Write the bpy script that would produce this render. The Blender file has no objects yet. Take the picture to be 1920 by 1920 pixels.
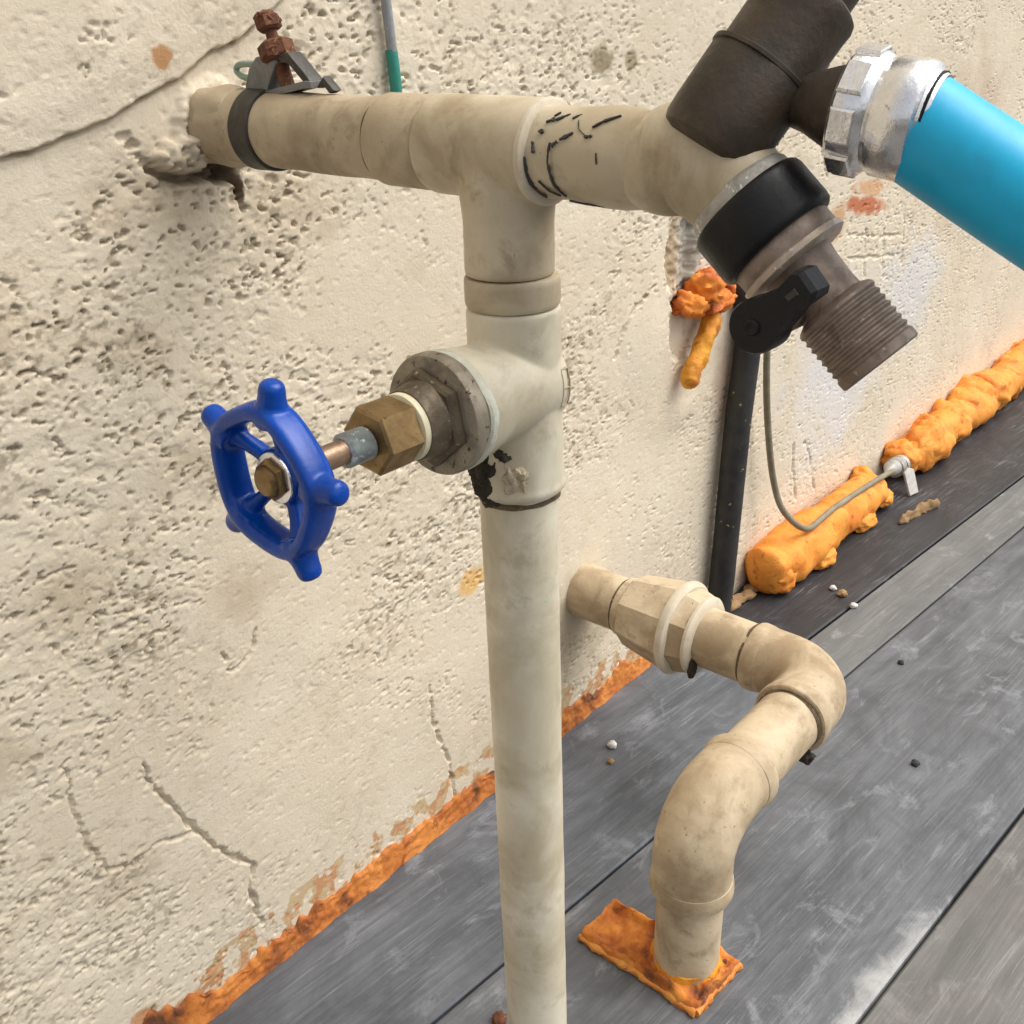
import bpy, bmesh, math, random
import numpy as np
from mathutils import Vector, Matrix, noise as mnoise

random.seed(7)
rng = np.random.default_rng(11)
scene = bpy.context.scene
COL = scene.collection
R = math.radians

# ------------------------------------------------------------------ camera
cd = bpy.data.cameras.new('camera'); cam = bpy.data.objects.new('camera', cd); COL.objects.link(cam)
cd.sensor_width = 36; cd.lens = 36 * 1914 / 1920; cd.clip_start = 0.01; cd.clip_end = 200
cam.matrix_world = Matrix(((0.64611, 0.34344, -0.68161, -0.24703),
                           (-0.76287, 0.26236, -0.59094, -0.36237),
                           (-0.02412, 0.90179, 0.43151, 0.455),
                           (0, 0, 0, 1)))
scene.camera = cam

# ------------------------------------------------------------------ sky and sun (bright, hazy daylight: soft shadows)
SUN_AZ, SUN_EL = R(138), R(56)          # azimuth from +Y towards +X
w = bpy.data.worlds.new('World'); scene.world = w; w.use_nodes = True
nt = w.node_tree; nt.nodes.clear()
sky = nt.nodes.new('ShaderNodeTexSky'); sky.sky_type = 'NISHITA'; sky.sun_disc = False
sky.sun_elevation = SUN_EL; sky.sun_rotation = SUN_AZ; sky.dust_density = 4.0; sky.air_density = 1.0
hs = nt.nodes.new('ShaderNodeHueSaturation'); hs.inputs['Saturation'].default_value = 0.22
bgn = nt.nodes.new('ShaderNodeBackground'); bgn.inputs['Strength'].default_value = 0.15
wo = nt.nodes.new('ShaderNodeOutputWorld')
nt.links.new(sky.outputs[0], hs.inputs['Color']); nt.links.new(hs.outputs[0], bgn.inputs['Color'])
nt.links.new(bgn.outputs[0], wo.inputs['Surface'])
sl = bpy.data.lights.new('sun', 'SUN'); sl.energy = 1.5; sl.angle = R(55); sl.color = (1.0, 0.965, 0.90)
so = bpy.data.objects.new('sun', sl); COL.objects.link(so)
sd = Vector((math.sin(SUN_AZ) * math.cos(SUN_EL), math.cos(SUN_AZ) * math.cos(SUN_EL), math.sin(SUN_EL)))
so.rotation_euler = sd.to_track_quat('Z', 'Y').to_euler(); so.location = sd * 5
vs = scene.view_settings; vs.view_transform = 'Standard'; vs.look = 'None'; vs.gamma = 1; vs.exposure = 0.48
vs.use_curve_mapping = False

# ------------------------------------------------------------------ materials
def new_mat(name):
    m = bpy.data.materials.new(name); m.use_nodes = True
    return m, m.node_tree.nodes, m.node_tree.links, m.node_tree.nodes['Principled BSDF']

def ramp(N, stops):
    r = N.new('ShaderNodeValToRGB'); e = r.color_ramp.elements
    while len(e) < len(stops): e.new(0.5)
    for i, (p, c) in enumerate(stops):
        e[i].position = p; e[i].color = (*c, 1) if len(c) == 3 else c
    return r

def noise_node(N, L, vec, scale, detail=4, rough=0.55, dist=0.0):
    n = N.new('ShaderNodeTexNoise'); n.inputs['Scale'].default_value = scale
    n.inputs['Detail'].default_value = detail; n.inputs['Roughness'].default_value = rough
    n.inputs['Distortion'].default_value = dist
    L.new(vec, n.inputs['Vector']); return n

def mixc(N, L, fac, a, b, blend='MIX'):
    m = N.new('ShaderNodeMix'); m.data_type = 'RGBA'; m.blend_type = blend
    for s, v in ((m.inputs[0], fac), (m.inputs[6], a), (m.inputs[7], b)):
        if isinstance(v, (int, float)): s.default_value = v
        elif isinstance(v, tuple): s.default_value = (*v, 1)
        else: L.new(v, s)
    return m.outputs[2]

def maprange(N, L, v, a, b, c=0.0, d=1.0):
    m = N.new('ShaderNodeMapRange'); L.new(v, m.inputs[0])
    for i, x in enumerate((a, b, c, d)): m.inputs[i + 1].default_value = x
    return m.outputs[0]

def bump(N, L, P, h, strength, dist):
    b = N.new('ShaderNodeBump'); b.inputs['Strength'].default_value = strength; b.inputs['Distance'].default_value = dist
    L.new(h, b.inputs['Height']); L.new(b.outputs[0], P.inputs['Normal']); return b

def weathered(name, base, blotch, blotch_amt=0.5, blotch_scale=45, speck=None, speck_th=0.66, speck_scale=260,
              rough=(0.4, 0.7), metal=0.0, bump_s=0.25, bump_scale=500, bump_d=0.0006, spec=0.5, coat=0.0):
    """aged surface: base colour, large soft blotches of grime, small specks, uneven gloss"""
    m, N, L, P = new_mat(name)
    tc = N.new('ShaderNodeTexCoord'); v = tc.outputs['Object']
    n1 = noise_node(N, L, v, blotch_scale, 6, 0.6, 0.4)
    f = maprange(N, L, n1.outputs['Fac'], 0.40, 0.60, 0, blotch_amt)
    c = mixc(N, L, f, base, blotch)
    n0 = noise_node(N, L, v, blotch_scale * 0.4, 3, 0.5, 0.8)
    c = mixc(N, L, maprange(N, L, n0.outputs['Fac'], 0.42, 0.62, 0, 0.5 * blotch_amt), c, tuple(0.5 * (a_ + b_) for a_, b_ in zip(base, blotch)))
    n5 = noise_node(N, L, v, blotch_scale * 2.3, 5, 0.7, 0.3)
    c = mixc(N, L, maprange(N, L, n5.outputs['Fac'], 0.55, 0.68, 0, 0.7 * blotch_amt), c, tuple(0.8 * b_ for b_ in blotch))
    n3 = noise_node(N, L, v, blotch_scale * 5, 3)
    c = mixc(N, L, maprange(N, L, n3.outputs['Fac'], 0.3, 0.75, 0.0, 0.3), c, tuple(x * 0.72 for x in base))
    if speck:
        n2 = noise_node(N, L, v, speck_scale, 3, 0.6)
        c = mixc(N, L, maprange(N, L, n2.outputs['Fac'], speck_th, speck_th + 0.05), c, speck)
    L.new(c, P.inputs['Base Color'])
    L.new(maprange(N, L, n1.outputs['Fac'], 0.3, 0.7, rough[0], rough[1]), P.inputs['Roughness'])
    P.inputs['Metallic'].default_value = metal
    P.inputs['Specular IOR Level'].default_value = spec
    P.inputs['Coat Weight'].default_value = coat
    nb = noise_node(N, L, v, bump_scale, 5, 0.6)
    bump(N, L, P, nb.outputs['Fac'], bump_s, bump_d)
    return m

M = {}
M['pvc'] = weathered('aged beige pipe', (0.56, 0.475, 0.335), (0.30, 0.22, 0.12), 0.85, 30, (0.30, 0.24, 0.15), 0.70, 420, (0.38, 0.6), bump_s=0.2)
M['pvc_pale'] = weathered('pale beige riser', (0.73, 0.665, 0.52), (0.43, 0.36, 0.225), 0.8, 24, (0.42, 0.52, 0.42), 0.71, 170, (0.36, 0.55), bump_s=0.15)
M['pvc_dirty'] = weathered('dirty tan pipe', (0.50, 0.405, 0.27), (0.24, 0.17, 0.095), 0.85, 32, (0.24, 0.18, 0.11), 0.68, 420, (0.5, 0.75), bump_s=0.3)
M['pvc_drain'] = weathered('dusty tan drain pipe', (0.60, 0.48, 0.32), (0.28, 0.19, 0.10), 0.85, 28, (0.26, 0.185, 0.11), 0.66, 420, (0.5, 0.75), bump_s=0.3)
M['lip'] = weathered('pale lip and painted highlight', (0.64, 0.56, 0.43), (0.48, 0.39, 0.27), 0.6, 60, None, rough=(0.4, 0.6), bump_s=0.15)
M['blue'] = weathered('blue enamel', (0.0005, 0.058, 0.36), (0.0005, 0.030, 0.20), 0.6, 60, (0.05, 0.10, 0.25), 0.74, 300, rough=(0.20, 0.34), bump_s=0.14, bump_scale=260, bump_d=0.0008, spec=0.32)
M['brass'] = weathered('tarnished brass', (0.34, 0.225, 0.095), (0.16, 0.095, 0.04), 0.7, 130, (0.1, 0.06, 0.03), 0.68, 400, (0.3, 0.5), metal=0.75, bump_s=0.3)
M['bronze'] = weathered('dark weathered bronze', (0.165, 0.125, 0.08), (0.07, 0.05, 0.032), 0.8, 120, (0.33, 0.28, 0.19), 0.64, 330, (0.4, 0.6), metal=0.45, bump_s=0.5, bump_scale=700)
M['flange'] = weathered('mottled bronze flange', (0.36, 0.31, 0.23), (0.16, 0.13, 0.09), 0.75, 110, (0.07, 0.05, 0.035), 0.62, 300, (0.42, 0.62), metal=0.35, bump_s=0.5, bump_scale=600)
M['brown'] = weathered('brown oxidised brass', (0.062, 0.043, 0.026), (0.025, 0.018, 0.013), 0.7, 80, (0.13, 0.10, 0.065), 0.70, 230, (0.38, 0.6), metal=0.25, bump_s=0.35)
M['markbrown'] = weathered('worn brown high spots', (0.13, 0.10, 0.065), (0.08, 0.06, 0.04), 0.6, 200, None, rough=(0.35, 0.5), metal=0.3)
M['spout'] = weathered('dull brown threaded metal', (0.32, 0.245, 0.195), (0.14, 0.10, 0.072), 0.7, 110, (0.4, 0.33, 0.26), 0.66, 420, (0.4, 0.62), metal=0.4, bump_s=0.4)
M['chrome'] = weathered('scuffed zinc alloy', (0.86, 0.86, 0.87), (0.66, 0.65, 0.65), 0.5, 160, (0.42, 0.41, 0.40), 0.69, 420, (0.16, 0.34), metal=0.9, bump_s=0.3, bump_scale=420)
M['galv'] = weathered('dull grey zinc', (0.50, 0.49, 0.47), (0.34, 0.32, 0.28), 0.6, 160, None, rough=(0.4, 0.6), metal=0.4, bump_s=0.3)
M['wornrim'] = weathered('worn pinkish brass rim', (0.52, 0.43, 0.36), (0.28, 0.20, 0.12), 0.7, 120, (0.72, 0.66, 0.6), 0.64, 320, (0.35, 0.55), metal=0.35, bump_s=0.4)
M['greymetal'] = weathered('mottled grey metal', (0.42, 0.40, 0.36), (0.22, 0.20, 0.165), 0.85, 130, (0.66, 0.64, 0.60), 0.62, 300, (0.45, 0.65), metal=0.3, bump_s=0.6)
M['hose'] = weathered('sky blue hose', (0.0, 0.44, 0.74), (0.01, 0.35, 0.60), 0.5, 40, (0.0, 0.12, 0.2), 0.735, 130, (0.38, 0.52), bump_s=0.08, bump_scale=300)
M['black'] = weathered('black plastic', (0.004, 0.004, 0.005), (0.011, 0.011, 0.012), 0.4, 90, (0.08, 0.08, 0.08), 0.76, 380, (0.38, 0.58), bump_s=0.25, spec=0.3)
M['tube'] = weathered('black tube with flakes', (0.012, 0.012, 0.014), (0.05, 0.045, 0.035), 0.5, 60, (0.34, 0.24, 0.09), 0.68, 150, (0.45, 0.6), bump_s=0.25)
M['strap'] = weathered('dark strap metal', (0.06, 0.055, 0.045), (0.025, 0.022, 0.02), 0.6, 130, (0.16, 0.15, 0.13), 0.7, 300, (0.45, 0.6), metal=0.3, bump_s=0.3)
M['greyplate'] = weathered('grey painted bracket', (0.22, 0.22, 0.205), (0.10, 0.10, 0.095), 0.6, 130, (0.05, 0.045, 0.04), 0.66, 300, (0.45, 0.6), metal=0.2, bump_s=0.3)
M['rust'] = weathered('rusted steel', (0.17, 0.062, 0.026), (0.075, 0.026, 0.014), 0.7, 190, (0.33, 0.15, 0.05), 0.64, 420, (0.75, 0.95), bump_s=0.9, bump_scale=700, bump_d=0.001)
M['teflon'] = weathered('cream washer', (0.74, 0.68, 0.47), (0.6, 0.5, 0.3), 0.3, 100, None, rough=(0.5, 0.6))
M['copper'] = weathered('copper brown stem', (0.36, 0.235, 0.155), (0.17, 0.115, 0.075), 0.8, 170, None, rough=(0.3, 0.45), metal=0.7, bump_s=0.2)
M['zincthread'] = weathered('pale blue grey zinc', (0.50, 0.55, 0.54), (0.26, 0.26, 0.22), 0.8, 190, (0.78, 0.80, 0.76), 0.60, 420, (0.4, 0.55), metal=0.3, bump_s=0.4)
M['verdigris'] = weathered('pale green dried compound', (0.62, 0.64, 0.54), (0.50, 0.46, 0.34), 0.9, 120, None, rough=(0.7, 0.9), bump_s=0.7)
M['teal'] = weathered('teal green insulation', (0.02, 0.25, 0.19), (0.03, 0.17, 0.14), 0.5, 120, None, rough=(0.4, 0.55))
M['paleteal'] = weathered('faded green wire', (0.22, 0.33, 0.27), (0.32, 0.36, 0.3), 0.6, 150, None, rough=(0.5, 0.7))
M['greycable'] = weathered('grey cable jacket', (0.33, 0.34, 0.35), (0.18, 0.18, 0.185), 0.6, 120, (0.6, 0.6, 0.58), 0.66, 200, (0.45, 0.6))
M['wire'] = weathered('olive brown wire', (0.20, 0.165, 0.095), (0.34, 0.30, 0.23), 0.6, 70, None, rough=(0.5, 0.65))
M['ink'] = weathered('black marker ink', (0.028, 0.026, 0.024), (0.06, 0.055, 0.05), 0.5, 200, None, rough=(0.5, 0.6))
M['grime'] = weathered('dark crusted grime', (0.045, 0.034, 0.02), (0.018, 0.013, 0.009), 0.7, 200, (0.18, 0.14, 0.08), 0.66, 400, (0.8, 0.95), bump_s=1.0, bump_scale=600, bump_d=0.001)
M['ringdirt'] = weathered('caked joint dirt', (0.15, 0.10, 0.055), (0.07, 0.045, 0.022), 0.7, 200, (0.3, 0.22, 0.13), 0.62, 420, (0.8, 0.95), bump_s=0.8, bump_scale=600, bump_d=0.001)
M['crust'] = weathered('pale crumbly mortar', (0.56, 0.47, 0.33), (0.36, 0.29, 0.18), 0.7, 180, (0.12, 0.09, 0.05), 0.64, 420, (0.8, 0.95), bump_s=1.0, bump_scale=600, bump_d=0.001)
M['white'] = weathered('white grit', (0.72, 0.70, 0.66), (0.5, 0.47, 0.42), 0.5, 200, None, rough=(0.6, 0.8))
M['darkgrit'] = weathered('dark grit', (0.03, 0.03, 0.03), (0.06, 0.055, 0.05), 0.5, 300, None, rough=(0.8, 0.9))
M['tan'] = weathered('tan crumbs', (0.36, 0.22, 0.10), (0.2, 0.12, 0.06), 0.5, 300, None, rough=(0.8, 0.9))

def foam_mat(name, c1, c2, c3, lo=0.40, hi=0.62):
    m, N, L, P = new_mat(name)
    v = N.new('ShaderNodeTexCoord').outputs['Object']
    n1 = noise_node(N, L, v, 42, 5, 0.6, 0.5)
    r = ramp(N, [(lo - 0.12, c3), (lo, c2), (hi, c1)])
    L.new(n1.outputs['Fac'], r.inputs[0])
    L.new(r.outputs[0], P.inputs['Base Color'])
    n2 = noise_node(N, L, v, 170, 6, 0.7, 0.6)
    n4 = noise_node(N, L, v, 95, 5, 0.7, 0.4)
    L.new(mixc(N, L, maprange(N, L, n4.outputs['Fac'], 0.57, 0.68, 0, 0.7), r.outputs[0], tuple(0.75 * x for x in c3)), P.inputs['Base Color'])
    P.inputs['Roughness'].default_value = 0.68
    P.inputs['Subsurface Weight'].default_value = 0.08; P.inputs['Subsurface Scale'].default_value = 0.01
    P.inputs['Subsurface Radius'].default_value = (1.0, 0.4, 0.1)
    bump(N, L, P, n2.outputs['Fac'], 0.7, 0.0016)
    return m
M['foam'] = foam_mat('orange foam', (0.84, 0.32, 0.04), (0.72, 0.21, 0.02), (0.36, 0.075, 0.008), 0.36, 0.56)
M['foam_red'] = foam_mat('red orange foam', (0.82, 0.27, 0.03), (0.58, 0.13, 0.012), (0.20, 0.035, 0.006), 0.42, 0.58)
M['foam_yellow'] = foam_mat('amber foam', (0.80, 0.36, 0.03), (0.60, 0.22, 0.012), (0.25, 0.08, 0.01), 0.38, 0.58)
M['tray'] = foam_mat('burnt orange sealant', (0.70, 0.26, 0.03), (0.46, 0.125, 0.014), (0.11, 0.03, 0.01), 0.47, 0.62)
M['edge'] = foam_mat('light orange sealant edge', (0.72, 0.30, 0.06), (0.62, 0.20, 0.03), (0.28, 0.07, 0.012), 0.36, 0.56)
M['sealant'] = foam_mat('rusty orange sealant', (0.56, 0.20, 0.035), (0.40, 0.115, 0.016), (0.10, 0.035, 0.012), 0.47, 0.60)

# ------------------------------------------------------------------ mesh helpers
class MB:
    """collects vertices and faces; build() links ONE mesh object (world coordinates in, base-relative out)"""
    def __init__(s): s.v = []; s.f = []
    def add(s, vs, fs):
        o = len(s.v); s.v += [tuple(p) for p in vs]; s.f += [tuple(i + o for i in f) for f in fs]; return s
    def build(s, name, mat, parent=None, sharp=35, smooth=True):
        off = root_loc(parent) if parent else Vector((0, 0, 0))
        me = bpy.data.meshes.new(name)
        me.from_pydata([tuple(Vector(p) - off) for p in s.v], [], s.f)
        bm = bmesh.new(); bm.from_mesh(me); bmesh.ops.recalc_face_normals(bm, faces=bm.faces); bm.to_mesh(me); bm.free()
        me.materials.append(M[mat] if isinstance(mat, str) else mat)
        if smooth:
            me.polygons.foreach_set('use_smooth', [True] * len(me.polygons))
            me.set_sharp_from_angle(angle=R(sharp))
        o = bpy.data.objects.new(name, me); COL.objects.link(o)
        if parent: o.parent = parent
        return o

def root_loc(o):
    while o.parent: o = o.parent
    return o.location

def thing(name, label, cat, loc, group=None):
    o = bpy.data.objects.new(name, None); COL.objects.link(o); o.location = loc
    o.empty_display_size = 0.02
    return tag(o, label, cat, group)

def tag(o, label, cat, group=None):
    o['label'] = label; o['category'] = cat
    if group: o['group'] = group
    return o

def frame(axis, ref=None):
    a = Vector(axis).normalized()
    u = Vector(ref) if ref else (Vector((0, 0, 1)) if abs(a.z) < 0.9 else Vector((1, 0, 0)))
    u = (u - a * a.dot(u)).normalized()
    return a, u, a.cross(u)

def lathe(mb, o, axis, prof, seg=56, wob=0.0, seed=0.0):
    """revolve (s, r) profile round an axis; wob adds a little hand-made unevenness"""
    o = Vector(o); a, u, v = frame(axis)
    vs, fs = [], []
    n = len(prof)
    for s, r in prof:
        for k in range(seg):
            t = 2 * math.pi * k / seg
            rr = r
            if wob:
                rr += wob * mnoise.noise(Vector((math.cos(t) * 1.6 + seed, math.sin(t) * 1.6, s * 90 + seed)))
            vs.append(o + a * s + (u * math.cos(t) + v * math.sin(t)) * rr)
    for i in range(n - 1):
        for k in range(seg):
            k2 = (k + 1) % seg
            fs.append((i * seg + k, i * seg + k2, (i + 1) * seg + k2, (i + 1) * seg + k))
    fs.append(tuple(range(seg - 1, -1, -1))); fs.append(tuple((n - 1) * seg + k for k in range(seg)))
    return mb.add(vs, fs)

def cyl(s0, s1, r, b=0.0006):
    return [(s0, r - b), (s0 + b * 0.3, r - b * 0.3), (s0 + b, r), (s1 - b, r), (s1 - b * 0.3, r - b * 0.3), (s1, r - b)]

def hexa(mb, o, axis, s0, s1, rad, n=6, ch=0.0012, rot=0.0, rad2=None):
    """prism with n flats and chamfered ends"""
    rad2 = rad if rad2 is None else rad2
    o = Vector(o); a, u, v = frame(axis); vs = []; fs = []
    rows = [(s0, rad - ch), (s0 + ch * 0.7, rad), (s1 - ch * 0.7, rad2), (s1, rad2 - ch)]
    for s, r in rows:
        for k in range(n):
            t = 2 * math.pi * k / n + rot
            vs.append(o + a * s + (u * math.cos(t) + v * math.sin(t)) * r)
    for i in range(3):
        for k in range(n):
            k2 = (k + 1) % n; fs.append((i * n + k, i * n + k2, (i + 1) * n + k2, (i + 1) * n + k))
    fs.append(tuple(range(n - 1, -1, -1))); fs.append(tuple(3 * n + k for k in range(n)))
    return mb.add(vs, fs)

def catmull(pts, per=10):
    P = [Vector(p) for p in pts]; P = [P[0] * 2 - P[1]] + P + [P[-1] * 2 - P[-2]]
    out = []
    for i in range(1, len(P) - 2):
        for k in range(per):
            t = k / per; a, b, c, d = P[i - 1], P[i], P[i + 1], P[i + 2]
            out.append(0.5 * ((2 * b) + (c - a) * t + (2 * a - 5 * b + 4 * c - d) * t * t + (3 * b - a - 3 * c + d) * t ** 3))
    out.append(P[-2]); return out

def tube(mb, pts, rad, seg=20, lump=0.0, lscale=40, seed=0.0, flat=1.0, cap=True):
    """swept tube; rad is a number or list; lump displaces it with 3-D noise"""
    n = len(pts); pts = [Vector(p) for p in pts]
    rr = rad if isinstance(rad, (list, tuple)) else [rad] * n
    T = [(pts[min(i + 1, n - 1)] - pts[max(i - 1, 0)]).normalized() for i in range(n)]
    u = frame(T[0])[1]; vs, fs = [], []
    for i in range(n):
        u = (u - T[i] * T[i].dot(u)).normalized(); v = T[i].cross(u)
        for k in range(seg):
            t = 2 * math.pi * k / seg
            d = u * math.cos(t) + v * math.sin(t) * flat
            r = rr[i]
            if lump:
                q = (pts[i] + d * r) * lscale + Vector((seed, seed * 1.7, 0))
                r *= 1 + lump * (mnoise.noise(q) + 0.5 * mnoise.noise(q * 2.1) + 0.25 * mnoise.noise(q * 4.3))
            vs.append(pts[i] + d * r)
    for i in range(n - 1):
        for k in range(seg):
            k2 = (k + 1) % seg; fs.append((i * seg + k, i * seg + k2, (i + 1) * seg + k2, (i + 1) * seg + k))
    if cap:
        fs.append(tuple(range(seg - 1, -1, -1))); fs.append(tuple((n - 1) * seg + k for k in range(seg)))
    return mb.add(vs, fs)

def rounded(n, r, k=4):
    """radius list with rounded ends"""
    return [r * math.sqrt(max(0.03, 1 - max(0, 1 - i / k, 1 - (n - 1 - i) / k) ** 2)) for i in range(n)]

def arc(c, a, b, rad, n=14, t0=0.0, t1=math.pi / 2):
    """quarter bend round centre c, from direction a to direction b"""
    c = Vector(c); a = Vector(a); b = Vector(b)
    return [c + a * (rad * math.cos(t0 + (t1 - t0) * i / n)) + b * (rad * math.sin(t0 + (t1 - t0) * i / n)) for i in range(n + 1)]

def blob(mb, c, rad, amp=0.25, scale=1.6, sub=3, seed=0.0):
    bm = bmesh.new(); bmesh.ops.create_icosphere(bm, subdivisions=sub, radius=1.0)
    rad = Vector(rad) if hasattr(rad, '__len__') else Vector((rad,) * 3); c = Vector(c); vs = []
    for v in bm.verts:
        q = v.co * scale + Vector((seed, seed * 0.7, -seed))
        k = 1 + amp * (mnoise.noise(q) + 0.5 * mnoise.noise(q * 2.2) + 0.3 * mnoise.noise(q * 4.7))
        vs.append(c + Vector((v.co.x * rad.x, v.co.y * rad.y, v.co.z * rad.z)) * k)
    fs = [tuple(x.index for x in f.verts) for f in bm.faces]; bm.free()
    return mb.add(vs, fs)

def poly_prism(mb, outline, o, u, v, w_, t0, t1, b=0.0006):
    """outline in the (u, v) plane, thickness along w from t0 to t1, edges eased by b"""
    o = Vector(o); u = Vector(u); v = Vector(v); w_ = Vector(w_); n = len(outline)
    cx = sum(p[0] for p in outline) / n; cy = sum(p[1] for p in outline) / n
    def ring(t, k): return [o + u * (cx + (x - cx) * k) + v * (cy + (y - cy) * k) + w_ * t for x, y in outline]
    ext = max(math.hypot(x - cx, y - cy) for x, y in outline); kk = 1 - b / ext
    vs = ring(t0, kk) + ring(t0 + b, 1) + ring(t1 - b, 1) + ring(t1, kk); fs = []
    for i in range(3):
        for k in range(n):
            k2 = (k + 1) % n; fs.append((i * n + k, i * n + k2, (i + 1) * n + k2, (i + 1) * n + k))
    fs.append(tuple(range(n - 1, -1, -1))); fs.append(tuple(3 * n + k for k in range(n)))
    return mb.add(vs, fs)

def strip_on_pipe(mb, o, axis, rad, pts, width, h=0.00025):
    """a thin stroke lying on a pipe's surface; pts are (distance along, angle in degrees)"""
    o = Vector(o); a, u, v = frame(axis)
    P = []
    for i in range(len(pts) - 1):
        for k in range(6):
            t = k / 6; P.append((pts[i][0] + (pts[i + 1][0] - pts[i][0]) * t, pts[i][1] + (pts[i + 1][1] - pts[i][1]) * t))
    P.append(pts[-1]); vs = []; fs = []
    n = len(P)
    for i, (s, g) in enumerate(P):
        s2, g2 = P[min(i + 1, n - 1)]; s1, g1 = P[max(i - 1, 0)]
        ds, dg = s2 - s1, R(g2 - g1) * rad; l = math.hypot(ds, dg) or 1
        wv = width * (0.8 + 1.1 * mnoise.noise(Vector((i * 0.9, s * 900, g * 0.2)))) * (1.0 if 0 < i < n - 1 else 0.5); wv = max(wv, 0.0002)
        for e, hh in ((-1, -0.0003), (-0.7, h), (0.7, h), (1, -0.0003)):
            ss = s + e * wv / 2 * (-dg / l); gg = R(g) + e * wv / 2 * (ds / l) / rad
            vs.append(o + a * ss + (u * math.cos(gg) + v * math.sin(gg)) * (rad + hh))
    for i in range(n - 1):
        for k in range(3): fs.append((i * 4 + k, i * 4 + k + 1, i * 4 + k + 5, i * 4 + k + 4))
    return mb.add(vs, fs)

def blend(mb, voxel, iters, pieces, classify, sharp=None):
    """fuse overlapping solids into one cast surface, then hand each face to the piece it belongs to.
    pieces: list of (name, material, parent or index of an earlier piece); classify(face centres) -> piece index"""
    me = bpy.data.meshes.new('tmp'); me.from_pydata([tuple(p) for p in mb.v], [], mb.f)
    bm = bmesh.new(); bm.from_mesh(me); bmesh.ops.recalc_face_normals(bm, faces=bm.faces); bm.to_mesh(me); bm.free()
    ob = bpy.data.objects.new('tmp', me); COL.objects.link(ob)
    r = ob.modifiers.new('r', 'REMESH'); r.mode = 'VOXEL'; r.voxel_size = voxel
    sm = ob.modifiers.new('s', 'SMOOTH'); sm.factor = 0.5; sm.iterations = iters
    ev = ob.evaluated_get(bpy.context.evaluated_depsgraph_get()); m2 = ev.to_mesh()
    nv = len(m2.vertices); co = np.empty(nv * 3, np.float32); m2.vertices.foreach_get('co', co); co = co.reshape(-1, 3)
    no = np.empty(nv * 3, np.float32); m2.vertex_normals.foreach_get('vector', no); no = no.reshape(-1, 3)
    faces = [tuple(p.vertices) for p in m2.polygons]; cen = np.array([tuple(p.center) for p in m2.polygons])
    ev.to_mesh_clear(); bpy.data.objects.remove(ob); bpy.data.meshes.remove(me)
    key = classify(cen); out = []
    for i, (name, mat, par) in enumerate(pieces):
        fi = np.nonzero(key == i)[0]; sel = [faces[k] for k in fi]
        used = np.unique(np.array([v for f in sel for v in f])); back = {int(v): k for k, v in enumerate(used)}
        par = out[par] if isinstance(par, int) else par; off = np.array(root_loc(par))
        m3 = bpy.data.meshes.new(name); m3.from_pydata((co[used] - off).tolist(), [], [tuple(back[v] for v in f) for f in sel])
        m3.polygons.foreach_set('use_smooth', [True] * len(sel)); m3.normals_split_custom_set_from_vertices(no[used].tolist())
        m3.materials.append(M[mat]); o = bpy.data.objects.new(name, m3); COL.objects.link(o); o.parent = par; out.append(o)
    return out

# ------------------------------------------------------------------ 2-D value noise on arrays (for the plaster relief)
def vnoise(x, y, seed):
    g = np.random.default_rng(seed).random((256, 256))
    xi = np.floor(x).astype(int); yi = np.floor(y).astype(int); fx = x - xi; fy = y - yi
    fx = fx ** 3 * (fx * (fx * 6 - 15) + 10); fy = fy ** 3 * (fy * (fy * 6 - 15) + 10)
    a = g[xi & 255, yi & 255]; b = g[(xi + 1) & 255, yi & 255]; c = g[xi & 255, (yi + 1) & 255]; d = g[(xi + 1) & 255, (yi + 1) & 255]
    return (a + (b - a) * fx) * (1 - fy) + (c + (d - c) * fx) * fy

def fbm(x, y, seed, oct=4, gain=0.5):
    s = 0; a = 1; t = 0
    for k in range(oct):
        ca, sa = math.cos(k * 1.1 + 0.4), math.sin(k * 1.1 + 0.4)
        s = s + a * vnoise((x * ca - y * sa) * 2.03 ** k + 17.3 * k, (x * sa + y * ca) * 2.03 ** k + 5.1 * k, seed + k); t += a; a *= gain
    return s / t

def sstep(a, b, x):
    t = np.clip((x - a) / (b - a), 0, 1); return t * t * (3 - 2 * t)

def seg_dist(X, Z, pts):
    d = np.full(X.shape, 9.0)
    for (x0, z0), (x1, z1) in zip(pts[:-1], pts[1:]):
        dx, dz = x1 - x0, z1 - z0
        t = np.clip(((X - x0) * dx + (Z - z0) * dz) / (dx * dx + dz * dz), 0, 1)
        d = np.minimum(d, np.hypot(X - x0 - t * dx, Z - z0 - t * dz))
    return d

# ------------------------------------------------------------------ floor: slab and wood-look planks
def slab():
    mb = MB(); x0, x1, y0, y1, z0, z1 = -5, 7, -7, 0.4, -0.12, -0.012
    v = [(x, y, z) for z in (z0, z1) for x, y in ((x0, y0), (x1, y0), (x1, y1), (x0, y1))]
    mb.add(v, [(3, 2, 1, 0), (4, 5, 6, 7), (0, 1, 5, 4), (1, 2, 6, 5), (2, 3, 7, 6), (3, 0, 4, 7)])
    o = mb.build('floor', M['grime'], smooth=False); o['kind'] = 'structure'; return o

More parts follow.
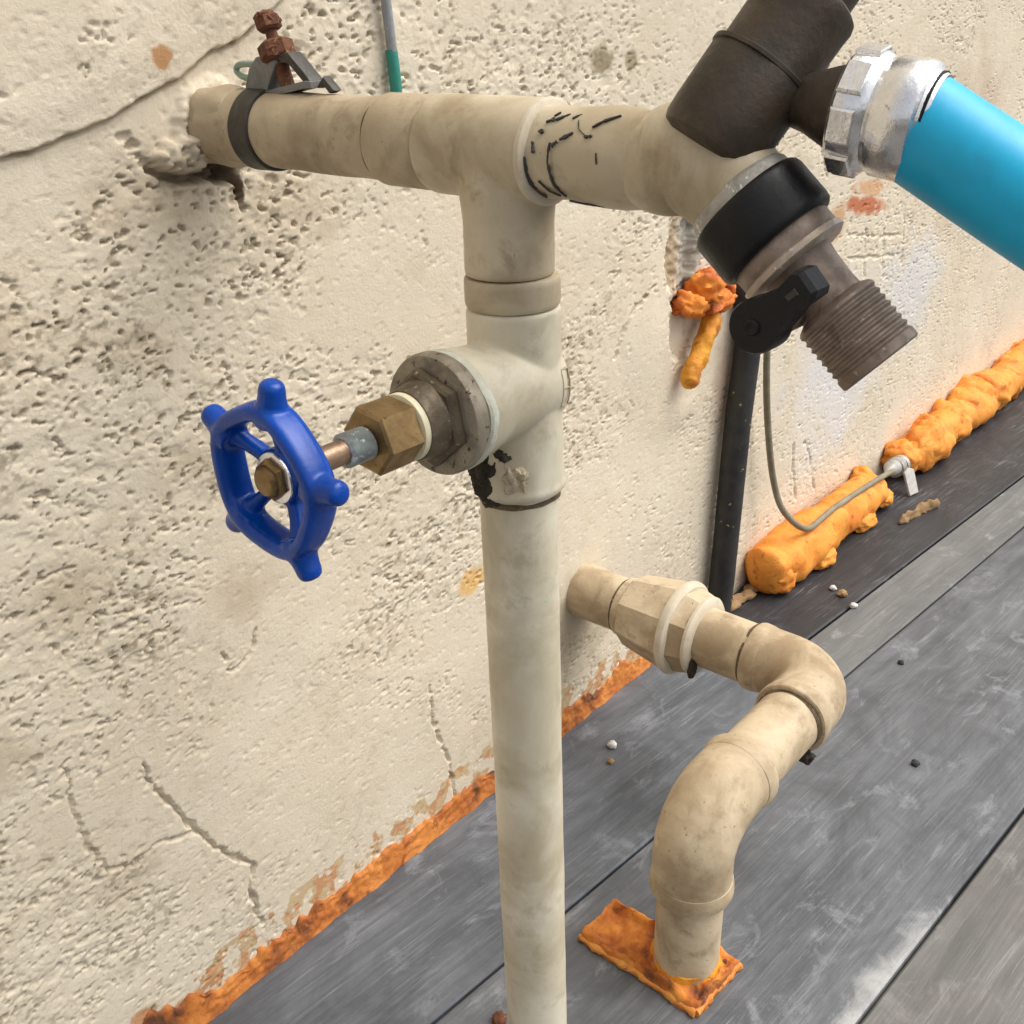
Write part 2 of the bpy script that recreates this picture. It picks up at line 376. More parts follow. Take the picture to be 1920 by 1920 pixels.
def plank_mat(name, dark, light, scratch, scr_amt, edge=None, warm=None):
    m, N, L, P = new_mat(name)
    tc = N.new('ShaderNodeTexCoord')
    def mp(sx, sy):
        q = N.new('ShaderNodeMapping'); q.inputs['Scale'].default_value = (sx, sy, 1); L.new(tc.outputs['Object'], q.inputs[0]); return q.outputs[0]
    g1 = noise_node(N, L, mp(5, 70), 1.0, 7, 0.62, 1.2)
    g2 = noise_node(N, L, mp(16, 24), 1.0, 7, 0.68, 0.9)
    g3 = noise_node(N, L, mp(13, 260), 1.0, 6, 0.7, 1.6)
    c = mixc(N, L, maprange(N, L, g2.outputs['Fac'], 0.38, 0.62), dark, light)
    c = mixc(N, L, maprange(N, L, g1.outputs['Fac'], 0.35, 0.7, 0, 0.65), c, tuple(x * 0.55 for x in dark))
    gf = noise_node(N, L, mp(9, 620), 1.0, 5, 0.65, 0.5)
    c = mixc(N, L, maprange(N, L, gf.outputs['Fac'], 0.42, 0.62, 0, 0.28), c, tuple(0.5 * x for x in dark))
    gk = noise_node(N, L, mp(24, 40), 1.0, 6, 0.72, 0.6)
    c = mixc(N, L, maprange(N, L, gk.outputs['Fac'], 0.56, 0.70, 0, 0.6), c, tuple(1.75 * x for x in light))
    if warm:
        g5 = noise_node(N, L, mp(9, 9), 1.0, 5, 0.6, 0.6)
        c = mixc(N, L, maprange(N, L, g5.outputs['Fac'], 0.45, 0.7, 0, 0.6), c, warm)
    g4 = noise_node(N, L, mp(11, 13), 1.0, 3)
    ad = N.new('ShaderNodeMath'); ad.operation = 'MULTIPLY'
    L.new(maprange(N, L, g3.outputs['Fac'], 0.54, 0.66), ad.inputs[0]); L.new(maprange(N, L, g4.outputs['Fac'], 0.42, 0.62), ad.inputs[1])
    ad2 = N.new('ShaderNodeMath'); ad2.operation = 'MULTIPLY'; L.new(ad.outputs[0], ad2.inputs[0]); ad2.inputs[1].default_value = scr_amt
    c = mixc(N, L, ad2.outputs[0], c, scratch)
    if edge:      # chalky residue caught along one long edge of the plank: (edge position across, reach, centre along, half length)
        sp = N.new('ShaderNodeSeparateXYZ'); L.new(tc.outputs['Object'], sp.inputs[0])
        near = maprange(N, L, sp.outputs['Y'], edge[0] + edge[1], edge[0])
        ax = N.new('ShaderNodeMath'); ax.operation = 'SUBTRACT'; L.new(sp.outputs['X'], ax.inputs[0]); ax.inputs[1].default_value = edge[2]
        ab = N.new('ShaderNodeMath'); ab.operation = 'ABSOLUTE'; L.new(ax.outputs[0], ab.inputs[0])
        lim = maprange(N, L, ab.outputs[0], edge[3], edge[3] * 0.5)
        rg = noise_node(N, L, mp(42, 46), 1.0, 6, 0.68, 0.5)
        s1 = N.new('ShaderNodeMath'); s1.operation = 'MULTIPLY'; L.new(near, s1.inputs[0]); L.new(lim, s1.inputs[1])
        s2 = N.new('ShaderNodeMath'); s2.operation = 'ADD'; L.new(s1.outputs[0], s2.inputs[0]); L.new(rg.outputs['Fac'], s2.inputs[1])
        c = mixc(N, L, maprange(N, L, s2.outputs[0], 1.0, 1.35, 0, 0.8), c, (0.44, 0.44, 0.43))
    L.new(c, P.inputs['Base Color'])
    L.new(maprange(N, L, g1.outputs['Fac'], 0.3, 0.7, 0.42, 0.62), P.inputs['Roughness'])
    bump(N, L, P, gf.outputs['Fac'], 0.35, 0.0008)
    return m
PM_grey = plank_mat('grey wood-look plank', (0.092, 0.097, 0.106), (0.168, 0.176, 0.190), (0.34, 0.35, 0.365), 0.4, edge=(-0.252, 0.034, 0.11, 0.22))
PM_blue = plank_mat('blue grey wood-look plank', (0.085, 0.092, 0.104), (0.160, 0.171, 0.190), (0.32, 0.335, 0.36), 0.4)
PM_dark = plank_mat('charcoal wood-look floor strip', (0.018, 0.018, 0.021), (0.042, 0.042, 0.046), (0.20, 0.20, 0.21), 0.7)
PM_light = plank_mat('light grey wood-look floor strip', (0.15, 0.15, 0.148), (0.20, 0.20, 0.195), (0.34, 0.34, 0.34), 0.4)
PM_warm = plank_mat('taupe wood-look plank', (0.115, 0.112, 0.105), (0.175, 0.171, 0.16), (0.34, 0.33, 0.31), 0.45, warm=(0.145, 0.13, 0.122))

floor = slab()
PA = R(-4.8)
def plank(u0, u1, v0, v1, mat, dz=0.0):
    g = 0.0009; b = 0.0013; z0, z1 = -0.0118, dz
    u0 += g; u1 -= g; v0 += g; v1 -= g; vs = []
    for z, k in ((z0, 0), (z1 - b, 0), (z1, b)):
        vs += [(u0 + k, v0 + k, z), (u1 - k, v0 + k, z), (u1 - k, v1 - k, z), (u0 + k, v1 - k, z)]
    fs = [(3, 2, 1, 0), (8, 9, 10, 11)]
    for i in (0, 4):
        for k in range(4): fs.append((i + k, i + (k + 1) % 4, i + 4 + (k + 1) % 4, i + 4 + k))
    mb = MB().add(vs, fs); o = mb.build('plank', mat, floor, smooth=False)
    o.rotation_euler = (0, 0, PA); return o
rows = [(-0.047, 0.115, [(0.365, 1.52, PM_dark), (1.52, 2.8, PM_dark)], 0.0),  # darker floor tone next to the wall, built as its own strip
        (-0.0945, -0.047, [(0.365, 1.45, PM_light), (1.45, 2.8, PM_light)], -0.0003),  # lighter floor tone, split off at the tone boundary
        (-0.248, -0.0945, [(-1.5, -0.36, PM_blue), (-0.36, 0.86, PM_grey), (0.86, 2.8, PM_warm)], 0.0002),
        (-0.4015, -0.248, [(-1.5, -0.1, PM_warm), (-0.1, 1.12, PM_warm), (1.12, 2.8, PM_grey)], -0.0004)]
for k in range(6):
    v1 = -0.4015 - 0.1535 * k; j = -0.4 + 0.37 * (k % 3)
    rows.append((v1 - 0.1535, v1, [(-1.5, j, PM_warm), (j, j + 1.22, PM_blue if k % 2 else PM_warm), (j + 1.22, 2.8, PM_warm)], 0.0002 * (k % 2)))
rows.append((-0.0945, 0.14, [(-1.5, 0.365, PM_blue)], 0.0))
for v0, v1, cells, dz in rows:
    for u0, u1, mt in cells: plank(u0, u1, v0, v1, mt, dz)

# ------------------------------------------------------------------ the plastered wall: real relief
def build_wall():
    xs = [-0.24]
    while xs[-1] < 1.5:
        d = math.hypot(0.362, xs[-1] + 0.247); xs.append(xs[-1] + 0.00075 * d / 0.4)
    xs = np.array([-3.0, -1.5, -0.7, -0.4] + xs + [1.7, 2.2, 3.2])
    zs = np.concatenate([np.arange(-0.02, 0.475, 0.00075), np.array([0.48, 0.5, 0.54, 0.62, 0.8, 1.2, 1.8, 2.6])])
    X, Z = np.meshgrid(xs, zs, indexing='ij')
    mx, mz = X * 1000, Z * 1000          # millimetres
    wx = mx + 3 * (fbm(mx / 14, mz / 14, 3, 2) - 0.5); wz = mz + 3 * (fbm(mx / 14, mz / 14, 4, 2) - 0.5)
    h = 3.2 * (fbm(mx / 95, mz / 95, 20, 3) - 0.5)
    # trowelled smooth areas against rough ones
    rough = fbm(mx / 75, mz / 75, 31, 3)
    rough = sstep(0.42, 0.62, rough)
    def area(cx, cz, rx, rz, ang=0.0):
        ca, sa = math.cos(ang), math.sin(ang); dx, dz = X - cx, Z - cz
        q = np.hypot((dx * ca + dz * sa) / rx, (-dx * sa + dz * ca) / rz) + 0.5 * (fbm(mx / 22, mz / 22, 41, 3) - 0.5)
        return 1 - sstep(0.75, 1.15, q)
    for a in ((0.0, 0.105, 0.062, 0.045, 0.3), (0.05, 0.06, 0.05, 0.035, 0.2), (-0.01, 0.03, 0.03, 0.02, 0), (0.31, 0.27, 0.05, 0.05, 0), (0.22, 0.33, 0.06, 0.04, 0.4),
              (0.62, 0.2, 0.14, 0.05, -0.3), (-0.01, 0.445, 0.06, 0.02, 0.5)):
        rough = rough * (1 - 0.93 * area(*a))
    for a in ((-0.09, 0.33, 0.06, 0.05, 0), (-0.02, 0.385, 0.05, 0.03, 0), (-0.1, 0.24, 0.06, 0.04, 0), (0.05, 0.27, 0.06, 0.05, 0), (-0.13, 0.09, 0.05, 0.05, 0),
              (0.2, 0.43, 0.1, 0.03, 0), (0.1, 0.19, 0.05, 0.03, 0)):
        rough = np.maximum(rough, area(*a))
    rough = rough * (1 - 0.45 * sstep(0.2, 0.32, X)); rough = rough * (1 - 0.35 * sstep(0.425, 0.44, Z) * sstep(0.05, 0.12, X))
    rough = rough * (1 - 0.6 * sstep(0.20, 0.13, Z) * sstep(-0.12, -0.06, X))
    # grains, worm-shaped pits
    h += (0.15 + 0.85 * rough) * 0.5 * (fbm(wx / 4.6, wz / 4.6, 50, 3, 0.6) - 0.5)
    h += (0.07 + 0.13 * rough) * (fbm(wx / 1.9, wz / 1.9, 55, 2) - 0.5)
    n1 = fbm(wx / 4.0, wz / 2.7, 60, 2, 0.5) - 0.5; n2 = fbm(wx / 5.5, wz / 5.5, 64, 2)
    worm = (1 - sstep(0.012, 0.05, np.abs(n1))) * sstep(0.52, 0.60, n2)
    n3 = fbm(wx / 2.5, wz / 2.0, 70, 2, 0.45); dots = sstep(0.70, 0.77, n3)
    pit = np.maximum(worm * (0.12 + 0.88 * rough), dots * (0.1 + 0.9 * rough) * 0.9)
    n4 = fbm(wx / 11, wz / 8, 75, 2); big = sstep(0.74, 0.80, n4) * rough * 0.8
    pit = np.maximum(pit, big)
    pit = pit * (0.55 + 0.9 * vnoise(mx / 9, mz / 9, 78))
    h -= 0.62 * pit
    n6 = fbm(wx / 3.4, wz / 2.0, 170, 2, 0.5); fleck = sstep(0.735, 0.775, n6) * np.maximum(0.12 + 0.88 * rough, 0.6 * sstep(0.2, 0.4, X) * sstep(0.45, 0.6, fbm(mx / 40, mz / 40, 179, 2))); h -= 2.6 * fleck
    n7 = fbm(wx / 16, wz / 7, 174, 3); h += 0.8 * (n7 - 0.5) * (0.25 + 0.75 * rough)
    # hand-made cracks
    CR = [([(-0.0835, 0.1645), (-0.0783, 0.1429), (-0.0706, 0.1249), (-0.0624, 0.1058), (-0.0542, 0.0913), (-0.0477, 0.0829), (-0.0384, 0.0704), (-0.0426, 0.0591), (-0.0412, 0.043), (-0.0394, 0.0281)], 1.5, 2.2),
          ([(-0.1146, 0.1817), (-0.1169, 0.1663), (-0.1149, 0.1533), (-0.1146, 0.1381), (-0.109, 0.1231), (-0.1, 0.1161), (-0.085, 0.118), (-0.066, 0.112)], 1.2, 1.4),
          ([(0.0932, 0.1078), (0.0936, 0.0866), (0.1006, 0.0586), (0.1063, 0.0385), (0.1086, 0.0143)], 1.3, 1.9),
          ([(0.2739, 0.2602), (0.2822, 0.2764), (0.2967, 0.2889), (0.3178, 0.2986)], 2.0, 2.2),
          ([(-0.036, 0.1957), (-0.0306, 0.1839), (-0.0173, 0.1904), (-0.015, 0.20)], 1.3, 1.7),
          ([(0.5675, 0.3385), (0.5525, 0.3603), (0.5363, 0.3887)], 2.0, 1.6),
          ([(0.6149, 0.0452), (0.5958, 0.0889), (0.5814, 0.1041)], 2.6, 2.2),
          ([(0.575, 0.05), (0.562, 0.085), (0.558, 0.11)], 2.4, 2.0),
          ([(0.6235, 0.2836), (0.70, 0.270), (0.7499, 0.264)], 2.0, 1.2), ([(0.63, 0.262), (0.70, 0.252), (0.755, 0.245)], 2.0, 1.2),
          ([(0.66, 0.284), (0.672, 0.238)], 2.0, 1.2), ([(0.705, 0.276), (0.715, 0.236)], 2.0, 1.2), ([(0.75, 0.29), (0.762, 0.236)], 2.4, 1.4)]
    for pts, wmm, dep in CR:
        d = seg_dist(X + 0.0055 * (fbm(mx / 5, mz / 5, 81, 4, 0.65) - 0.5), Z + 0.0055 * (fbm(mx / 5, mz / 5, 85, 4, 0.65) - 0.5), pts) * 1000
        w_ = wmm * (0.35 + 1.1 * vnoise(mx / 6, mz / 6, 88))
        h -= 1.35 * dep * (1 - sstep(w_ * 0.45, w_ * 0.85, d)) * sstep(0.2, 0.45, vnoise(mx / 9, mz / 9, 89) + 0.15)
    # thick upper coat ending in a broken lip, upper left
    E = np.array([(-3, 0.40), (-0.16, 0.407), (-0.0845, 0.4185), (-0.0734, 0.4203), (-0.0549, 0.4248), (-0.0347, 0.4321), (-0.0133, 0.44), (-0.0004, 0.4468), (0.015, 0.4519), (0.0247, 0.4573), (0.0389, 0.4656), (0.06, 0.49), (0.1, 0.6), (0.3, 3.0)])
    ez = np.interp(X, E[:, 0], E[:, 1]) + 0.003 * (fbm(mx / 9, mz / 9, 90, 3) - 0.5)
    dz = (Z - ez) * 1000
    h += 4.0 * sstep(-0.4, 0.7, dz) * (0.7 + 0.3 * sstep(0, 14, dz)) - 4.0 * np.exp(-((dz + 0.7) / 0.75) ** 2) * (X < 0.06) * (0.35 + 0.9 * vnoise(mx / 7, mz / 7, 91))
    # broken socket round the wall pipe: a ragged lump of mortar, a dark gap under the pipe and a split below
    jx = X + 0.004 * (fbm(mx / 5, mz / 5, 95, 4, 0.6) - 0.5); jz = Z + 0.004 * (fbm(mx / 5, mz / 5, 96, 4, 0.6) - 0.5)
    ring = np.hypot(jx, jz - 0.4213) * 1000
    h += 3.5 * (1 - sstep(15, 20, ring)) * sstep(0.410, 0.416, Z) * (0.6 + 0.8 * fbm(mx / 3, mz / 3, 92, 3))
    lump = 1 - sstep(0.75, 1.05, np.hypot((jx + 0.0155) / 0.0125, (jz - 0.4125) / 0.0072))
    h += lump * (6.5 + 5.0 * (fbm(mx / 4, mz / 4, 97, 4, 0.6) - 0.5))
    gap = 1 - sstep(0.7, 1.0, np.hypot((jx - 0.002) / 0.0095, (jz - 0.4050) / 0.0065)); h -= 13 * gap
    d = seg_dist(jx, jz, [(-0.0300, 0.4085), (-0.0255, 0.4055), (-0.0160, 0.4035), (-0.005, 0.4035)]) * 1000
    h -= 7.0 * (1 - sstep(0.5, 2.2, d))
    d = seg_dist(jx, jz, [(0.0065, 0.403), (0.0085, 0.396), (0.0090, 0.3895)]) * 1000
    h -= 6.0 * (1 - sstep(0.3, 1.3, d))
    for cx, cz, dep in ((-0.036, 0.417, 3.0), (-0.031, 0.412, 2.5), (-0.039, 0.421, 2.0), (-0.02, 0.398, 2.0), (0.004, 0.393, 2.2), (0.024, 0.399, 1.8)):
        h -= dep * (1 - sstep(0.6, 1.0, np.hypot(jx - cx, (jz - cz) * 1.6) / 0.0035))
    # chipped cavity that the foam fills, and the plaster pillow beside it
    q = np.hypot((X - 0.352) / 0.020, (Z - 0.315) / 0.045) + 0.6 * (fbm(mx / 8, mz / 8, 101, 3) - 0.5)
    cav = 1 - sstep(0.75, 1.0, q); h -= cav * (7 + 5 * (fbm(mx / 4, mz / 4, 103, 3) - 0.5))
    q2 = np.hypot((X - 0.372) / 0.040, (Z - 0.262) / 0.030) + 0.5 * (fbm(mx / 8, mz / 8, 105, 3) - 0.5)
    cav2 = 1 - sstep(0.7, 1.0, q2); h -= 5.0 * cav2
    h += 3.0 * np.exp(-((X - 0.315) / 0.030) ** 2 - ((Z - 0.262) / 0.032) ** 2)
    h += 3.0 * np.exp(-((X - 0.3565) / 0.022) ** 2 - ((Z - 0.200) / 0.012) ** 2)
    edge_fade = np.where((X < -0.3) | (X > 1.55) | (Z > 0.6), 0.0, 1.0)
    Y = -h / 1000 * edge_fade
    # stains with a shape of their own, plus some painted shade: (x, z, rx, rz, colour, strength)
    S = np.zeros(X.shape + (4,)); S[..., :3] = (0.6, 0.5, 0.36)
    def stain_shade(cx, cz, rx, rz, col, amt, sc=6, soft=0.35, ang=0.0):
        ca, sa = math.cos(ang), math.sin(ang); dx, dz_ = X - cx, Z - cz
        q = np.hypot((dx * ca + dz_ * sa) / rx, (-dx * sa + dz_ * ca) / rz) + 0.9 * (fbm(mx / sc, mz / sc, int(cx * 997) % 211 + 110, 4) - 0.5)
        a = amt * (1 - sstep(1 - soft, 1.0 + soft * 0.3, q))
        S[..., :3] = np.where((a > S[..., 3])[..., None], np.array(col), S[..., :3]); S[..., 3] = np.maximum(S[..., 3], a)
    stain_shade(-0.0192, 0.4478, 0.0052, 0.0048, (0.46, 0.21, 0.07), 0.85, 4, 0.3)
    stain_shade(0.1333, 0.1595, 0.016, 0.010, (0.72, 0.42, 0.12), 0.8, 8, 0.5)
    stain_shade(0.652, 0.3045, 0.050, 0.009, (0.50, 0.14, 0.05), 0.9, 9, 0.5, -0.15)
    stain_shade(0.66, 0.318, 0.040, 0.008, (0.60, 0.30, 0.12), 0.7, 9, 0.5, -0.1)
    stain_shade(0.600, 0.298, 0.018, 0.016, (0.50, 0.24, 0.09), 0.7, 7, 0.5)
    stain_shade(0.258, 0.4362, 0.013, 0.009, (0.20, 0.15, 0.07), 0.75, 4, 0.5)
    stain_shade(0.287, 0.434, 0.007, 0.006, (0.22, 0.17, 0.08), 0.7, 4, 0.4)
    stain_shade(0.418, 0.205, 0.020, 0.045, (0.46, 0.30, 0.21), 0.6, 14, 0.7)
    stain_shade(0.3455, 0.320, 0.014, 0.042, (0.33, 0.23, 0.13), 0.75, 5, 0.4)  # brown tone over the chipped cavity
    stain_shade(0.366, 0.31, 0.012, 0.05, (0.27, 0.26, 0.23), 0.7, 7, 0.5)  # grey tone on the right side of the cavity
    stain_shade(0.0085, 0.396, 0.0018, 0.009, (0.09, 0.055, 0.03), 0.85, 4, 0.4)
    stain_shade(0.003, 0.405, 0.009, 0.006, (0.10, 0.07, 0.045), 0.8, 4, 0.4)  # painted shade: darkens the carved gap under the pipe
    stain_shade(-0.016, 0.4035, 0.014, 0.003, (0.14, 0.10, 0.055), 0.65, 4, 0.6)  # painted shade along the carved groove left of the pipe
    stain_shade(-0.03, 0.40, 0.03, 0.02, (0.38, 0.29, 0.18), 0.35, 9, 0.8)
    stain_shade(0.03, 0.385, 0.03, 0.02, (0.42, 0.33, 0.21), 0.35, 9, 0.8)
    stain_shade(0.235, 0.075, 0.040, 0.045, (0.36, 0.29, 0.19), 0.6, 9, 0.7)  # soft shadow beneath the drain pipe, painted into the wall colour
    stain_shade(0.24, 0.085, 0.012, 0.008, (0.62, 0.52, 0.16), 0.5, 5, 0.5)
    stain_shade(0.9, 0.33, 0.12, 0.10, (0.50, 0.36, 0.26), 0.55, 22, 0.8)
    stain_shade(0.64, 0.16, 0.12, 0.09, (0.66, 0.64, 0.64), 0.75, 26, 0.7)
    stain_shade(0.80, 0.20, 0.10, 0.06, (0.62, 0.62, 0.64), 0.6, 22, 0.7)
    band = (fbm(mx / 9, mz / 9, 181, 4) > 0.47 + (Z - 0.012) / 0.030 * 0.12) & (Z < 0.034) & (X < 0.34)
    col_n = fbm(mx / 5, mz / 5, 187, 3)[..., None]
    S[..., :3] = np.where(band[..., None], np.where(col_n > 0.52, np.array((0.50, 0.19, 0.045)), np.array((0.52, 0.36, 0.17))), S[..., :3]); S[..., 3] = np.where(band, 0.75, S[..., 3])
    for cx, cz in ((-0.11, 0.36), (-0.05, 0.345), (-0.13, 0.30), (-0.1, 0.255), (-0.03, 0.29), (-0.14, 0.20), (-0.02, 0.22), (-0.1, 0.11)):
        stain_shade(cx, cz, 0.022, 0.016, (0.40, 0.31, 0.20), 0.45, 6, 0.9)
    # grit caught in parts of the rough coat, its own speckle pattern
    grit = sstep(0.60, 0.70, fbm(wx / 3.6 + 31, wz / 2.4 + 9, 140, 2)) * sstep(0.47, 0.6, fbm(mx / 42, mz / 42, 150, 3)) * 0.6
    gm = (grit * (0.25 + 0.75 * rough) > S[..., 3]) & (grit > 0.02)
    S[..., :3] = np.where(gm[..., None], np.array((0.24, 0.185, 0.115)), S[..., :3]); S[..., 3] = np.where(gm, grit * (0.25 + 0.75 * rough), S[..., 3])
    nx, nz = X.shape
    co = np.stack([X, Y, Z], -1).reshape(-1, 3)
    # solid body behind the relief
    B0 = len(co)
    per = [(i, 0) for i in range(nx)] + [(nx - 1, j) for j in range(1, nz)] + [(i, nz - 1) for i in range(nx - 2, -1, -1)] + [(0, j) for j in range(nz - 2, 0, -1)]
    back = np.array([(xs[i], 0.18, zs[j]) for i, j in per])
    co = np.concatenate([co, back])
    idx = np.arange(nx * nz).reshape(nx, nz)
    q = np.stack([idx[:-1, :-1], idx[1:, :-1], idx[1:, 1:], idx[:-1, 1:]], -1).reshape(-1, 4)
    pi = np.array([idx[i, j] for i, j in per]); n = len(per); k = np.arange(n)
    side = np.stack([pi, B0 + k, B0 + (k + 1) % n, pi[(k + 1) % n]], -1)
    faces = np.concatenate([q, side]); nf = len(faces)
    me = bpy.data.meshes.new('stucco_wall')
    me.vertices.add(len(co)); me.vertices.foreach_set('co', co.astype(np.float32).ravel())
    tot = nf * 4 + n
    me.loops.add(tot); me.polygons.add(nf + 1)
    me.loops.foreach_set('vertex_index', np.concatenate([faces.ravel(), B0 + k]).astype(np.int32))
    me.polygons.foreach_set('loop_start', np.concatenate([np.arange(nf) * 4, [nf * 4]]).astype(np.int32))
    me.update(calc_edges=True); me.validate()
    me.polygons.foreach_set('use_smooth', np.ones(len(me.polygons), dtype=bool))
    at = me.attributes.new('stain_shade', 'FLOAT_COLOR', 'POINT')
    # (stain and painted shade colours go with the mesh)
    sc = np.concatenate([S.reshape(-1, 4), np.tile((0.6, 0.5, 0.36, 0.0), (n, 1))])
    at.data.foreach_set('color', sc.astype(np.float32).ravel())
    m, N, L, P = new_mat('cream plaster')
    v = N.new('ShaderNodeTexCoord').outputs['Object']
    n1 = noise_node(N, L, v, 9, 6, 0.6, 0.4); n2 = noise_node(N, L, v, 70, 5, 0.6)
    c = mixc(N, L, maprange(N, L, n1.outputs['Fac'], 0.35, 0.68), (0.72, 0.63, 0.49), (0.66, 0.56, 0.415))
    n8 = noise_node(N, L, v, 26, 7, 0.7, 0.8)
    c = mixc(N, L, maprange(N, L, n8.outputs['Fac'], 0.54, 0.72, 0, 0.35), c, (0.50, 0.41, 0.29))
    c = mixc(N, L, maprange(N, L, n2.outputs['Fac'], 0.4, 0.7, 0, 0.5), c, (0.75, 0.665, 0.53))
    a = N.new('ShaderNodeAttribute'); a.attribute_name = 'stain_shade'
    c = mixc(N, L, a.outputs['Alpha'], c, a.outputs['Color'])
    L.new(c, P.inputs['Base Color']); P.inputs['Roughness'].default_value = 0.92; P.inputs['Specular IOR Level'].default_value = 0.2
    n3 = noise_node(N, L, v, 700, 6, 0.75)
    bump(N, L, P, n3.outputs['Fac'], 0.7, 0.0007)
    me.materials.append(m)
    o = bpy.data.objects.new('stucco_wall', me); COL.objects.link(o)
    return tag(o, 'cream rough plaster house wall with pits and cracks, behind all the pipes', 'wall')
build_wall()

# ------------------------------------------------------------------ upper water pipe: wall pipe, tees, riser
OUT = (0, -1, 0); UP = (0, 0, 1); DOWN = (0, 0, -1); LEFT = (-1, 0, 0)
PZ = 0.4223; POUT = Vector((0, -1, -0.010)).normalized()
wp = thing('water_pipe', 'beige plastic water pipe coming out of the wall and dropping as a tall riser', 'pipe', (0, -0.15, 0))
ax0 = (0, 0, PZ)
lathe(MB(), ax0, POUT, [(-0.05, 0.0133)] + [(0.004 * i, 0.0133) for i in range(26)] + [(0.104, 0.0133)], wob=0.0004).build('horizontal_pipe', 'pvc_dirty', wp)
lathe(MB(), ax0, POUT, [(-0.004, 0.0140), (0.002, 0.0143), (0.006, 0.0141), (0.010, 0.0139), (0.014, 0.0137), (0.018, 0.0135), (0.0205, 0.0133), (0.021, 0.0128)], wob=0.0022, seed=3).build('mortar_collar', 'pvc_dirty', wp)
lathe(MB(), ax0, POUT, cyl(0.1, 0.1225, 0.0145, 0.001), wob=0.0002).build('coupling', 'pvc_dirty', wp)
tm = lathe(MB(), ax0, POUT, [(0.1222, 0.0139), (0.1226, 0.0148), (0.124, 0.0151), (0.165, 0.0151), (0.1668, 0.0146), (0.167, 0.0136)])
lathe(tm, (0, -0.15, PZ), DOWN, [(0.0, 0.0140), (0.012, 0.0152), (0.0165, 0.0149), (0.022, 0.0143), (0.0385, 0.0144), (0.039, 0.0136)])
tee, _ = blend(tm, 0.0006, 14, [('tee_fitting', 'pvc', wp), ('branch', 'pvc', 0)], lambda c: (c[:, 2] < PZ - 0.0155).astype(int))
lathe(MB(), ax0, POUT, [(0.1650, 0.0144), (0.1652, 0.0150), (0.1660, 0.0153), (0.1670, 0.0151), (0.1675, 0.0142)], wob=0.0005).build('rim', 'lip', tee)  # paler ring paints the thin highlight on the tee mouth
nip = lathe(MB(), ax0, POUT, [(0.166, 0.0127), (0.176, 0.0127), (0.184, 0.0129), (0.189, 0.0133), (0.196, 0.0136), (0.200, 0.0130), (0.204, 0.0127)], wob=0.0008, seed=5).build('nipple', 'pvc', wp)
# marker scribbles round the nipple (angle 0 = straight up, growing towards the camera side is negative)
def stroke(pts, wd, part=None, mat='ink', rad=0.0130, o=ax0, axis=POUT, name='marker_stroke'):
    return strip_on_pipe(MB(), o, axis, rad, pts, wd).build(name, mat, part or nip)

for pts, wd in (([(0.1672, 88), (0.1677, 108)], 0.0013), ([(0.1678, 108), (0.1684, 128), (0.1705, 152)], 0.0009), ([(0.1765, 70), (0.1762, 95)], 0.0006), ([(0.1762, 95), (0.1768, 122), (0.1790, 142)], 0.0008),
                ([(0.1725, 44), (0.1748, 38)], 0.0012), ([(0.1752, 40), (0.179, 29)], 0.0008), ([(0.1770, 74), (0.1790, 68)], 0.0013), ([(0.1796, 66), (0.1835, 57)], 0.0009), ([(0.1895, 50), (0.1925, 40), (0.1965, 31)], 0.0006),
                ([(0.1712, 58), (0.1730, 56)], 0.0012), ([(0.1880, 62), (0.1905, 60)], 0.0010), ([(0.1790, 150), (0.1840, 158), (0.1900, 160)], 0.0007), ([(0.1835, 40), (0.1850, 52), (0.1880, 60)], 0.0004),
                ([(0.1740, 34), (0.1752, 26)], 0.0007), ([(0.1700, 70), (0.1708, 84)], 0.0009), ([(0.1810, 38), (0.1832, 30)], 0.0008), ([(0.1715, 118), (0.1740, 134), (0.1770, 142)], 0.0006), ([(0.1930, 78), (0.1934, 90)], 0.0003)):
    stroke(pts, wd * 1.15, rad=0.0131 if pts[0][0] < 0.1765 else (0.0134 if pts[0][0] < 0.186 else 0.0139))
# riser with its couplings (it leans a hair)
rt, rb = Vector((0.0003, -0.1503, 0.374)), Vector((0.0030, -0.1532, 0.0))
rdir = (rb - rt).normalized(); L_r = (rb - rt).length
lathe(MB(), rt, rdir, [(0.0, 0.0137)] + [(0.02 + 0.0126 * i, 0.0137) for i in range(28)] + [(L_r, 0.0137)], wob=0.0003).build('riser_pipe', 'pvc_pale', wp)
ro = Vector((0.0004, -0.1505, 0.384))
cp = lathe(MB(), ro, rdir, [(0.0008, 0.0136), (0.001, 0.0150), (0.0016, 0.0154), (0.0030, 0.0155), (0.0088, 0.0155), (0.0098, 0.0153), (0.0104, 0.0150), (0.0108, 0.0136)]).build('coupling', 'pvc', wp)
t2m = lathe(MB(), ro, rdir, [(0.0106, 0.0140), (0.011, 0.0150), (0.012, 0.0154), (0.034, 0.0155), (0.063, 0.0157), (0.0705, 0.0160), (0.0725, 0.0165), (0.0745, 0.0158), (0.0752, 0.0146), (0.0754, 0.0130)], wob=0.0004)
VA = Vector((0.0008, -0.151, 0.347))
lathe(t2m, VA, LEFT, [(-0.0095, 0.0148), (-0.0085, 0.0160), (-0.005, 0.0168), (0.02, 0.0171), (0.0255, 0.0178), (0.031, 0.0184), (0.0335, 0.0182), (0.034, 0.0168)], wob=0.0004)
t2, tb = blend(t2m, 0.0006, 10, [('valve_tee', 'pvc_pale', wp), ('branch', 'pvc_pale', 0)], lambda c: (c[:, 0] < -0.0150).astype(int))
lathe(MB(), VA, LEFT, [(0.0290, 0.0176), (0.0310, 0.0188), (0.0338, 0.0191), (0.0347, 0.0186)], wob=0.0016, seed=2).build('thread_compound', 'verdigris', t2)
